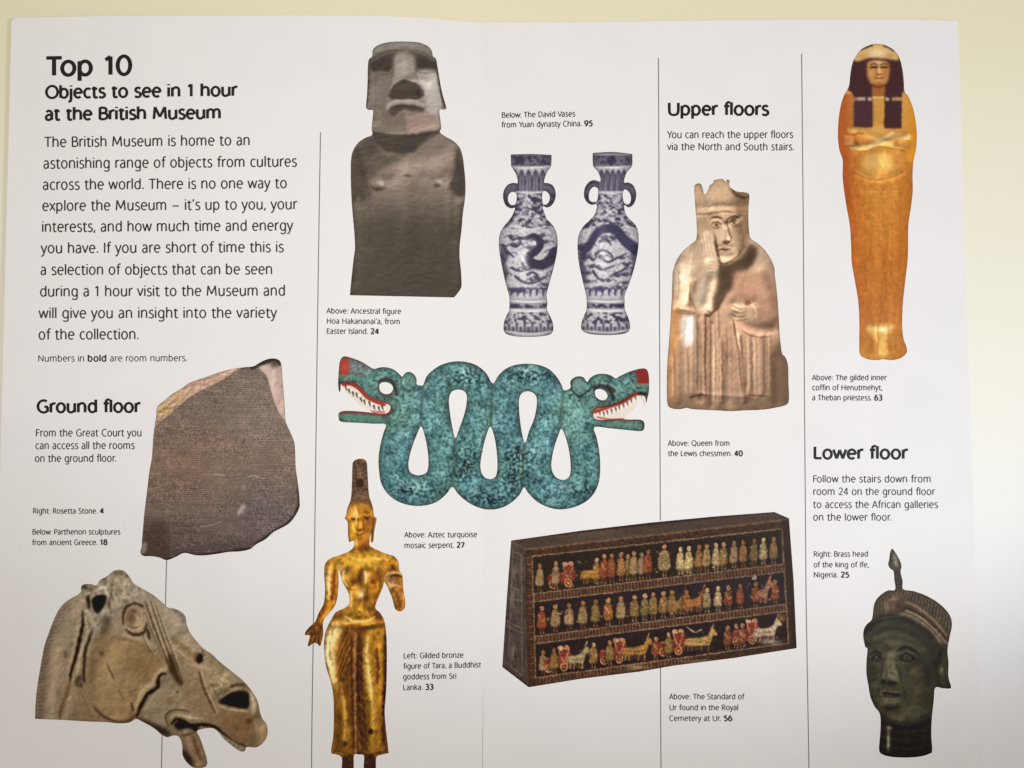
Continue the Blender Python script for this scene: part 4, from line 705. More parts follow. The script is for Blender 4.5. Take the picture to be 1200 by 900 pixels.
    for q, w, c, op in (("1020,767 1026,763.4 1034,767", 2, '25231c', .8), ("1051,763 1061,757.6 1073,763 1078,769", 2.4, '25231c', .8), ("1022,771 1027,767.6 1034,772", 1.6, '1f1c17', .9), ("1054,771 1062,765.4 1072,771", 1.8, '1f1c17', .9), ("1023,775 1028,777 1034,774", 1.3, '8a8670', .7), ("1055,775 1063,778 1072,774", 1.4, '8a8670', .7), ("1035,776 1033,788 1031,796", 2.4, '33302a', .7), ("1050,778 1055,790 1056,800", 2.6, '35322a', .7), ("1041,770 1041,784 1041,794", 2.4, '9a957a', .6), ("1033,797 1038,800", 1.6, '1c1813', .9), ("1043,801 1050,800", 2.4, '1c1813', .9), ("1031,812 1037,809.6 1043,811 1050,810.6 1058,813.6", 1.8, '7a735c', .7), ("1034,817.6 1044,819.6 1055,816.6", 2, '7a7158', .7), ("1055,803 1060,810 1061,820", 2.4, '3a372c', .6), ("1030,802 1028,812", 1.6, '3a372c', .5)):
        a.L(q, w, c, op, 1.4)
    a.E(1028.4, 771.6, 2, 2, '2a271f', .6, 0, 1.4); a.E(1063, 770.6, 2.6, 2.4, '2a271f', .6, 0, 1.6); a.F("1078,770 1092,776 1095,800 1090,826 1080,834 1084,805", '33312a', .55, 6); a.F("1016,770 1021,768 1022,800 1030,832 1024,826 1018,806", '34322a', .5, 3)
    nose = np.exp(-(((a.X-1045)/18)**2+((a.Y-805)/22)**2)); a.put(nose*np.clip(a.vn(1.8, 1.8)*2-.2, 0, 1), '27231a', .4)
    a.relief(a.fbm(6, 6, 3), .45); a.mul(1+.12*a.fbm(2.6, 2.6, 2)); a.mul(1+.06*a.fbm(18)); a.rim(1.8, '26201b', .5)
    a.sculpt([("1042,764 1044,794", 5, .8), ("1024,770 1034,770", 4, -.4), ("1052,768 1074,770", 5, -.5), ("1034,817 1054,819", 3, .5), ("1040,826 1048,826", 4, -.5), ("1042,836 1052,838", 6, .6), ("1072,786 1078,800", 9, .6), ("1014,744 1036,727 1066,731 1092,750", 5, .6), ("1022,752 1048,743 1078,756 1094,774", 4, -.6), ("1031,842 1060,850 1092,840", 4, -.4), ("1104,764 1104,796", 4, .6)], .4)
    a.warp(.7, 4)
    return a.finish(.3, .42, .86, 1.25, (1.05, 1, .88))

def pic_horse():
    a = Ink(34, 660, 320, 904, 29); a.taper = 1
    a.shape("41,842.4 41,842.4 41.6,825 43.6,805 48,778 52,757 57,742.4 62,729 68,716 74,708 82,702 91,697 95,693 95,687.6 99,684.6 107,684.6 113,686 117,680 123,676.6 127,674 133,669 139,667.8 144.6,668.8 149,672.6 153,678 157,684 168,690.4 180,697.6 190,706 197,712 205,713.4 213,717.4 217.4,723 219,732.6 223,742 230,751 238,759.6 248,766.6 258,776 270,785.6 284,797 295,809.6 302,822 305,836 308,843 312,848 313.8,858 311,867 305,873.4 299,876 289,875.4 287,880 281,880.2 272,874 262,865.6 256.4,858.4 250,853.6 241,853.6 231,856.6 234,864 238,875 242,888 242.6,896 238,899.6 228,900 220,894.6 214,885 213.6,874 210,863.6 203,862 196,864 189,860.6 180,853 168,846.4 159.6,842.6 152,846.6 140,847.8 125,846.4 100,845.4 75,843.8 55,843")
    a.vgrad([(668, 'a3937f'), (720, '9f8f7a'), (790, '9a8669'), (850, '8f7a5f'), (900, '7c664f')])
    def cr(q, w, op=.8, c='3d2d1f', hi=.5, off=(2.2, -.6)):
        a.L(q, w, c, op, 1.5)
        P = [(x+off[0]*w*.5, y+off[1]) for x, y in (pts(q) if isinstance(q, str) else q)]
        a.L(P, w*.7, 'c9b596', hi, 1.6)
    # neck: clipped mane edge, rounded muscle, light ridge
    a.F("95,696 82,705 70,720 60,745 52,775 46,810 44,842 80,844 86,805 95,765 99,735 99,706", 'a08e77', .9, 4)
    a.L("80,708 66,730 56,760 49,795 46,842", 11, '7c6e5d', .6, 8); a.L("92,712 82,740 73,775 66,810 62,842", 10, 'bca78c', .5, 9); a.L("96,735 90,765 80,800 72,842", 8, '8a7154', .6, 7)
    for k in range(60):
        v = k/59.; x = 41.5+max(0, (v-.25))**1.7*42; y = 841-v*132; a.L([(x+.5, y), (x+4+v*3, y-.4), (x+9+v*4, y-1.4)], 1.1, ('655644', 'a8977f')[k % 2], .42)
    a.G(77, 767, 2.5, 4, '6b543c', .7); a.G(68, 812, 3, 4, '7a6247', .5); a.G(85, 756, 2, 3, '6b5640', .6)
    cr("97,716 97,732 94,746 91,760 88,772 84,786 82,798", 4.2, .9, '2c1e13', .35, (-2.2, 0)); a.L("83,796 79,812 72,830 70,843", 4, '6d543a', .8, 3)
    cr("109,736 104,750 100,762 99,776 98,790 99,800", 3.6, .9, '2f2117', .6, (2.4, 0)); a.L("100,724 103,738 99,752 95,764 92,778 90,794", 3, 'bfb09b', .8, 2); a.L("104,728 106,742", 2, '8b7a66', .7, 1.5)
    a.F("89,794 94,790 98,798 97,806 91,804 87,802", '51402f', .75, 1.6); a.L("92,802 95,797 99,804", 1.4, 'b8a995', .7)
    for k in range(9): a.L([(93+k*2.6, 806+k*.8), (99+k*3, 818+k*2), (103+k*4.4, 830+k), (108+k*5, 842)], 1.3, ('745d43', 'b7a284')[k % 2], .42)
    # crest and ear with its hollow
    a.F("95,697 95,688 99,684 110,685 117,681 123,677 130,672 139,668 150,672 157,684 170,691 168,704 150,700 140,706 132,712 128,730 118,744 108,738 100,722", 'a79985', .85, 3)
    a.F("108,702 113,698 119,697 124,698 124.5,704 122,710 118,716 114.5,719.5 110,715 108,709", '21150d', 1, 1.2); a.F("101,700 105,698 106,712 103,713", '33241a', .9, 1.2); a.L("106.6,699 107,712", 1.3, '9a8a76', .9)
    a.G(99, 688, 4, 3.4, '51453a', .85); a.G(108, 689, 3, 2.6, '76685a', .7); a.L("100,693 106,695 112,692", 1.6, 'c3b6a3', .7); a.L("114,692 120,688 125,690", 2.6, 'c9bfae', .8, 2); a.G(122, 679, 3, 2, '51463b', .7); a.L("126,684 124,692 127,700", 1.8, 'd0c5b2', .7); a.L("132,684 130,694 133,703", 2.2, '6b5c4a', .6, 2)
    a.E(140, 672, 6, 3, '8d7a66', .7, 0, 2); a.L("134,671 146,673", 1.2, '5f5040', .6); a.G(149, 674, 2, 3, '5c4c3d', .7); a.G(139, 684, 8, 5, 'b69f80', .7)
    a.mul(1+.26*a.fbm(3, 4, 3), blur(a.mask([(95, 682), (150, 668), (172, 698), (160, 706), (140, 712), (125, 722), (118, 744), (104, 740), (98, 720)]), 3))
    a.L("129,700 128,712 131,719", 3, '574836', .75, 2); a.F("123,722 131,724 129,738 121,750 117,744 119,732", '5a4c3b', .65, 2); a.G(126, 716, 5, 4, 'b8aa92', .8); a.L("131,726 136,736 133,746", 2.5, 'b6a78e', .6, 2)
    # cheek: one broad rounded plane
    a.F("112,750 122,743 140,746 160,752 178,764 188,776 192,784 184,790 174,798 165,815 158,838 148,845 130,845 112,832 103,808 104,775", '9f8662', .95, 5)
    a.G(135, 775, 20, 24, 'ac9370', .6); a.G(165, 780, 20, 16, '8c6f4a', .6, 25); a.G(140, 824, 24, 14, 'a88b62', .5); a.G(108, 790, 6, 30, '8b755a', .6); a.L("140,748 160,753 178,764 190,778", 4, '8b744f', .6, 3); a.L("144,744 164,748 182,759", 4, 'bfab8c', .5, 4)
    a.L("125,777 129,786 134,797", 1.5, '5a4124', .85); a.L("139,808 145,820", 1.2, '6b5233', .7); a.G(119, 766, 2, 3, '5b442c', .8); a.L("154,824 156,833", 2, '5b3a22', .85); a.L("152,812 160,808", 1.8, '6d5334', .6); a.L("154,815 160,813", 1.2, '6d5334', .5)
    a.L("110,828 122,840 140,846 152,844 159,836", 3.4, '4b3926', .75, 2.6); a.G(155, 838, 4, 4, '7c4f34', .5)
    # eye with lids
    a.E(158, 724, 16, 16, 'b09c7f', .9, 0, 5); a.E(157, 723, 12, 13.5, '8f7a60', 1, 0, 2); a.E(157, 722.4, 10.6, 12, 'b39c7e', .9, 0, 1.2); a.E(156.6, 723.4, 8.2, 9.8, '7a654d', .9, 0, 1); a.E(156.8, 723.6, 7.2, 8.8, 'a48c70', 1, 0, 1.4); a.E(155, 726, 4.4, 5.6, '806a52', .8, 0, 2.5); a.G(159, 719, 3, 3, 'b59f84', .7)
    a.L("144.6,733 144,722 147,713 154,707.6 162,708 169,713", 2.6, '3b2a1b', .85, 1.4); a.L("148,738 154,742.6 162,744 169,740 172,730", 3.4, '453320', .9, 2); a.L("150,733 157,736 164,733", 1.5, '5a462f', .8); a.L("146,742 156,748 168,746", 3, 'bba687', .6, 2.4); a.G(166, 709.6, 1.6, 1.6, '2f2117', .9); a.G(157.6, 716.6, 2, 1.6, '5f4a34', .8)
    # veins and ridges that fall from the brow to the nose
    for q, w, op in (("170,704 174,716 180,734 188,756 196,776 202,790", 2.6, .75), ("176,704 184,728 194,756 202,778 208,796", 2, .65), ("182,708 192,738 202,764 210,786", 1.8, .55), ("170,716 175,732 183,752 191,772", 1.5, .6), ("166,742 172,756 180,768", 1.8, .5)): cr(q, w, op, '5a452f', .75, (2.6, 0))
    a.L("173,738 175,748", 3, '4b3a28', .9); a.F("198,764 205,774 211,790 215,801 209,803 202,792 197,778", '4a3623', .85, 1.6); a.L("203,772 209,788 212,798", 1, 'a48c6c', .6)
    a.F("182,700 196,711 206,714 217,722 219,734 230,750 244,764 238,772 224,760 210,748 200,734 190,718", 'b5a38d', .8, 4); a.G(207, 728, 9, 12, 'c1ad95', .5); a.F("202,714 212,717 218,724 218,733 212,728 206,719", '8b8176', .75, 1.5); a.L("204,716 211,719 216,726", 1.3, '5c534a', .6)
    a.L("200,748 210,754 222,764 232,776", 5, '7d623f', .5, 4); a.L("203,756 212,766 222,776 236,782 250,784", 4.4, 'c4aa8a', .65, 3.6); a.L("208,764 216,772 226,778", 1.8, '7b6242', .6); a.E(234, 771.5, 4, 6, '2a120c', .97, 8, 2); a.G(230, 768, 3, 5, '64492f', .6); a.L("236,762 240,767", 2, '5a4430', .7)
    # jaw cleft and the under jaw
    a.F("192,789 202,797 210,808 216,820 222,832 214,836 204,834 196,838 194,848 196,854 180,848 164,840 170,824 178,812 186,806", 'a29178', .85, 3)
    a.L("194,789 188,791 185,797 185,804 180,809 173,813 168,822 163,832 160,840", 4.6, '2a1c12', .95, 1.8); a.L("196,785 188,786 181,792 178,801 170,806 164,814 160,828", 4, 'c0a986', .6, 3.4); a.L("188,808 180,814 174,822 170,832", 3, 'b9a98f', .6, 2.6)
    a.F("160,840 176,846 194,854 200,862 190,861 174,851", '3a3026', .9, 1.8); a.G(180, 836, 10, 6, '8a7a63', .6); a.G(207.6, 811, 1.5, 1.5, '33241a', .95); a.G(198, 822, 12, 5, '8a7252', .55); a.G(202, 808, 8, 5, 'b29f84', .5)
    # lips, teeth line, nostril
    a.L("197,850 194,842 196,836 203,832 212,832 222,834", 1.8, '4f3e2a', .9); a.L("199,843 203,838 212,838 224,841 238,842", 2.6, 'c6b79a', .8, 2); a.L("201,848 206,843 215,845 224,850 236,849 246,850 254,853 262,860 272,868 288,874.6", 5, '21160e', .95, 2.2, True, 2.4); a.F("204,848 212,845 224,850 233,852 230,858 220,857 208,855", '23160d', .9, 1.6)
    for k in range(7): a.L([(206+k*7, 839+k*.5), (207+k*7, 845+k*.6)], 1.1, '7d6a4c', .5)
    cr("233,786 236,798 240,810 247,824 252,836", 2.4, .75, '4c3923', .8, (2.6, 0)); a.L("246,792 250,806 256,818", 1.2, '705a3e', .6); a.F("240,788 262,782 282,796 278,804 262,810 250,820 243,806", 'a59375', .6, 3)
    a.mul(1+.22*a.vn(1.6, 1.8), blur(a.mask([(238, 788), (262, 786), (276, 800), (256, 816), (246, 812)]), 3))
    a.L("255,822 260,813 270,806 280,802 288,803", 3, '5f4b31', .8, 1.6); a.L("257,817 264,809 274,806 284,806", 1.6, 'cbbb9d', .8); a.F("256,823 262,817 270,812 280,809.6 290,811 292,820 290,830 277,828.6 265,826", '1d1413', 1, 1.1); a.G(270, 820, 6, 3, '40332a', .6); a.L("256,827 268,831 280,832.6 291,834", 2.4, 'cbb795', .85, 1.8); a.L("295,812 297,824 297,836", 5, 'd2c1a5', .85, 4); a.L("291,806 296,814", 2, '8c7a60', .5, 2)
    a.F("258,838 276,836 291,842 295,856 288,868 276,864 264,854", '8f6d49', .75, 5); a.G(291, 845, 4.5, 4, '5c3920', .7); a.L("293,842 297,850 298,858", 2, '68472a', .6, 2); a.G(306, 858, 7, 12, 'bb9c73', .7); a.G(300, 850, 4, 8, 'c7ac88', .5); a.F("256,858 268,866 286,877 280,881 268,873 258,864", 'a89e88', .9, 1.2)
    for k in range(5): a.G(264+k*5, 867+k*3, 1.2, 2, '5b4f40', .7)
    # the loose lower lip
    a.F("212,858 218,853 226,856 233,866 240,880 242.6,896 236,899.6 226,899 216,888 213,872", '8e755a', 1, 1.5); a.L("219,860 222,874 226,890", 5, 'b89f86', .7, 4); a.L("226,862 230,876 236,892", 3.4, '5f4636', .75, 2.5); a.F("213,878 222,884 228,898 220,896 214,888", '443025', .9, 2); a.G(219, 857, 6, 2.6, 'b3a38b', .9); a.L("214,862 226,860", 1.6, '5b4734', .7)
    a.relief(a.fbm(7, 7, 4), .42); a.mul(1+.07*a.fbm(2, 2, 2)); a.mul(1+.05*a.fbm(30)); sp = a.vn(1.6, 1.6); a.put(np.clip((sp-.9)*8, 0, 1), '5a452f', .45)
    a.sculpt([("60,745 54,840", 8, .4), ("88,735 70,838", 8, .35), ("157,724 157,726", 8, .5), ("125,760 112,800 130,838", 12, .35), ("196,784 184,800 166,822 160,842", 5, -.35), ("218,746 258,788", 10, .5), ("256,818 276,806 290,810", 4, .5), ("305,844 306,868", 8, .5), ("206,812 218,834", 9, .4), ("222,862 230,892", 5, .5)], .38)
    a.rim(2, '6e5b46', .5); a.warp(.55, 3)
    return a.finish(.3, .78, .98, 1.2, (1.0, .995, .975))

# ---------------------------------------------------------------- table and leaflet
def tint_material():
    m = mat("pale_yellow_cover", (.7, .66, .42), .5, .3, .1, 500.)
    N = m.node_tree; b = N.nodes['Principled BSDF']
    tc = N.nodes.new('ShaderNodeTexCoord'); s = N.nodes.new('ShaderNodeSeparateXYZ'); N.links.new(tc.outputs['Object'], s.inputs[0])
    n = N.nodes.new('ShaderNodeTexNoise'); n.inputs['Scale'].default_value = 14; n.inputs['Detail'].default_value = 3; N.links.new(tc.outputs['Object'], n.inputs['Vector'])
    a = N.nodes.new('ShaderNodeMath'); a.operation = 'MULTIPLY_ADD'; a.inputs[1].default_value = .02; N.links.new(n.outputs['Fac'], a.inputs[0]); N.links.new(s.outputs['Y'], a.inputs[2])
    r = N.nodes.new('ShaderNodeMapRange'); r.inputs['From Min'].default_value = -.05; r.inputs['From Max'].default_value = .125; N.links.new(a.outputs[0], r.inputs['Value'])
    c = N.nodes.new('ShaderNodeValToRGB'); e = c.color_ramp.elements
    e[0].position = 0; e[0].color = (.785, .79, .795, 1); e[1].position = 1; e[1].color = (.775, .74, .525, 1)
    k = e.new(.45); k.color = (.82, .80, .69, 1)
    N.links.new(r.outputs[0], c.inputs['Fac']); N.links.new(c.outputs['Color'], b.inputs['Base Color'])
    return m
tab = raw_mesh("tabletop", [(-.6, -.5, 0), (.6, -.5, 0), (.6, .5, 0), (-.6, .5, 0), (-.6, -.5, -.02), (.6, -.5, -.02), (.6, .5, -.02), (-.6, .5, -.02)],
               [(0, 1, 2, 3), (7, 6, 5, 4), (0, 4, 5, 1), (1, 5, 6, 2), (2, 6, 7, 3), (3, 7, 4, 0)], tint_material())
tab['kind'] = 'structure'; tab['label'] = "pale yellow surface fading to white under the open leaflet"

leaf = bpy.data.objects.new("leaflet", None); sc.collection.objects.link(leaf); leaf.empty_display_size = .02
leaf['label'] = "open white museum leaflet with printed text and ten cut-out pictures of sculptures"
leaf['category'] = "leaflet"

def page(name, xl, xr, top, nx=90, ny=70):
    V = []
    for j in range(ny+1):
        v = j/ny
        for i in range(nx+1):
            u = i/nx; y0 = 20+v*980
            x = np.interp(y0, *zip(*xl))*(1-u)+np.interp(y0, *zip(*xr))*u
            t = np.interp(x, *zip(*top)); V.append((x, t+(1000-t)*v))
    V = np.array(V); n = len(V); T = on_page(V[:, 0], V[:, 1], 0); B = T.copy(); B[:, 2] -= .00012
    W = nx+1; F = []
    for j in range(ny):
        for i in range(nx):
            a = j*W+i; F.append((a, a+W, a+W+1, a+1)); F.append((n+a, n+a+1, n+a+W+1, n+a+W))
    # the cut edge has its own vertices, so it stays a crisp edge
    loop = list(range(nx))+[j*W+nx for j in range(ny)]+[ny*W+i for i in range(nx, 0, -1)]+[j*W for j in range(ny, 0, -1)]
    m = len(loop); E = np.vstack([T[loop], B[loop]]); b = 2*n
    for q in range(m): r = (q+1) % m; F.append((b+q, b+r, b+m+r, b+m+q))
    return raw_mesh(name, np.vstack([T, B, E]), F, M_PAPER, leaf, True)
left = page("page", [(20, 13.5), (120, 11), (300, 6.5), (560, 0), (1000, -14)], [(20, FOLD), (560, FOLD), (800, FOLD), (1000, FOLD-1.6)],
            [(-20, 24), (13, 23.5), (20, 20.8), (55, 20.2), (110, 19), (360, 18), (450, 18.8), (500, 21), (540, 25), (566, 26.8)])
right = page("page", [(20, FOLD), (1000, FOLD)], [(20, 1122.5), (80, 1125), (200, 1128), (300, 1131), (420, 1135), (600, 1141), (1000, 1152)],
             [(566, 26.6), (620, 26.8), (720, 25.6), (850, 23.6), (1000, 22.6), (1060, 23), (1125, 25)])
left['label'] = "left page with the long text and four cut-out pictures"; right['label'] = "right page with the vases, mosaic box and bronze head"

# ---------------------------------------------------------------- pictures
def to_lin(c):
    c = np.clip(c, 0, 255)/255.; return np.where(c <= .04045, c/12.92, ((c+.055)/1.055)**2.4)
def place(a, name, label, page_, light=(.93, .92, .90), lift=.000014, g=.7):
    nx, ny = int((a.w/S)/g)+1, int((a.h/S)/g)+1
    xs = a.x0+np.arange(nx+1)*g; ys = a.y0+np.arange(ny+1)*g
    ins = a.inside()
    cx = np.clip(((xs[:-1]+g/2-a.x0)*S).astype(int), 0, a.w-1); cy = np.clip(((ys[:-1]+g/2-a.y0)*S).astype(int), 0, a.h-1)
    ok = ins[np.ix_(cy, cx)] > 0
    ok &= (xs[:-1]+g < a.x0+a.w/S)[None]; ok &= (ys[:-1]+g < a.y0+a.h/S)[:, None]
    X, Y = np.meshgrid(xs, ys)
    cnt = np.zeros(X.shape, int)
    for dj in (0, 1):
        for di in (0, 1): cnt[dj:dj+ny, di:di+nx] += ok
    used = cnt > 0; edge = used & (cnt < 4)
    segs = []
    for P in a.outer+a.holes: segs.append(np.hstack([P, np.roll(P, -1, 0)]))
    sg = np.vstack(segs); A = sg[:, :2]; D = sg[:, 2:]-A; L2 = np.maximum((D**2).sum(1), 1e-9)
    ej, ei = np.where(edge); Q = np.stack([X[ej, ei], Y[ej, ei]], 1)
    for k in range(0, len(Q), 400):
        q = Q[k:k+400]; W = q[:, None]-A[None]; t = np.clip((W*D).sum(2)/L2, 0, 1)
        C = A+t[..., None]*D; d = ((q[:, None]-C)**2).sum(2); m = d.argmin(1); r = np.arange(len(q))
        near = np.sqrt(d[r, m]) < g*1.1; Q[k:k+400][near] = C[r, m][near]
    X[ej, ei] = Q[:, 0]; Y[ej, ei] = Q[:, 1]
    idx = -np.ones(X.shape, int); idx[used] = np.arange(used.sum())
    j, i = np.where(ok); F = np.stack([idx[j, i], idx[j+1, i], idx[j+1, i+1], idx[j, i+1]], 1)
    x, y = X[used], Y[used]
    fx = np.clip((x-a.x0)*S-.5, 0, a.w-1.001); fy = np.clip((y-a.y0)*S-.5, 0, a.h-1.001)
    i0, j0 = fx.astype(int), fy.astype(int); u, v = (fx-i0)[:, None], (fy-j0)[:, None]; im = a.im
    c = (im[j0, i0]*(1-u)+im[j0, i0+1]*u)*(1-v)+(im[j0+1, i0]*(1-u)+im[j0+1, i0+1]*u)*v
    rgb = to_lin(c)/np.array(light); rgb = .97*np.clip(rgb, 0, 1)**1.10; lum = rgb.mean(1, keepdims=True)
    rgb = np.clip(lum+(rgb-lum)*1.06-.006, .003, .9)
    o = raw_mesh(name, on_page(x, y, lift), F, M_INK, page_)
    at = o.data.color_attributes.new('ink', 'FLOAT_COLOR', 'POINT')
    at.data.foreach_set('color', np.hstack([rgb, np.ones((len(rgb), 1))]).astype(np.float32).ravel())
    if label: o['label'] = label
    return o

place(pic_statue(), "printed_statue", "picture of a dark stone figure with a heavy brow and no arms", left)
place(pic_vase(0, 0), "printed_vase", "left of two blue and white vases, its neck painted with broad leaves", right)
place(pic_vase(0, 1), "printed_vase", "right of two blue and white vases, its neck painted with narrow leaves", right)
place(pic_queen(), "printed_figurine", "picture of a crowned ivory figure holding its cheek", right)
place(pic_coffin(), "printed_coffin", "picture of a gilded coffin with a dark wig and crossed arms", right)
place(pic_slab(), "printed_slab", "picture of a broken grey stone slab covered in tiny writing", left)
place(pic_mouth(-1), "printed_teeth", "ivory teeth in the open mouth of the left snake head", left, lift=.000010)
place(pic_mouth(1), "printed_teeth", "ivory teeth in the open mouth of the right snake head", right, lift=.000010)
place(pic_goddess(), "printed_statuette", "picture of a golden standing female figure with a tall crown", left, lift=.000017)
place(pic_box(), "printed_box", "picture of a dark inlaid box with three rows of small figures", right)
place(pic_head(), "printed_head", "picture of a bronze head wearing a beaded cap with a plume", right)
place(pic_horse(), "printed_horse_head", "picture of a carved stone horse head with open mouth", left)
# the serpent runs across the fold: one piece of it is printed on each page
def split_at_fold(a, side):
    b = Ink.__new__(Ink); b.__dict__.update(a.__dict__)
    x0 = int((FOLD-a.x0)*S)
    ins = a.inside().copy()
    if side < 0: ins[:, x0:] = 0
    else: ins[:, :x0] = 0
    b.inside = lambda: ins
    b.holes = a.holes+[np.array([(FOLD, 400.), (FOLD, 620.)])]
    return b
ser = pic_serpent()
place(split_at_fold(ser, -1), "printed_serpent", "left half of a turquoise mosaic snake with a head at its end", left)
place(split_at_fold(ser, 1), "printed_serpent", "right half of a turquoise mosaic snake with a head at its end", right)

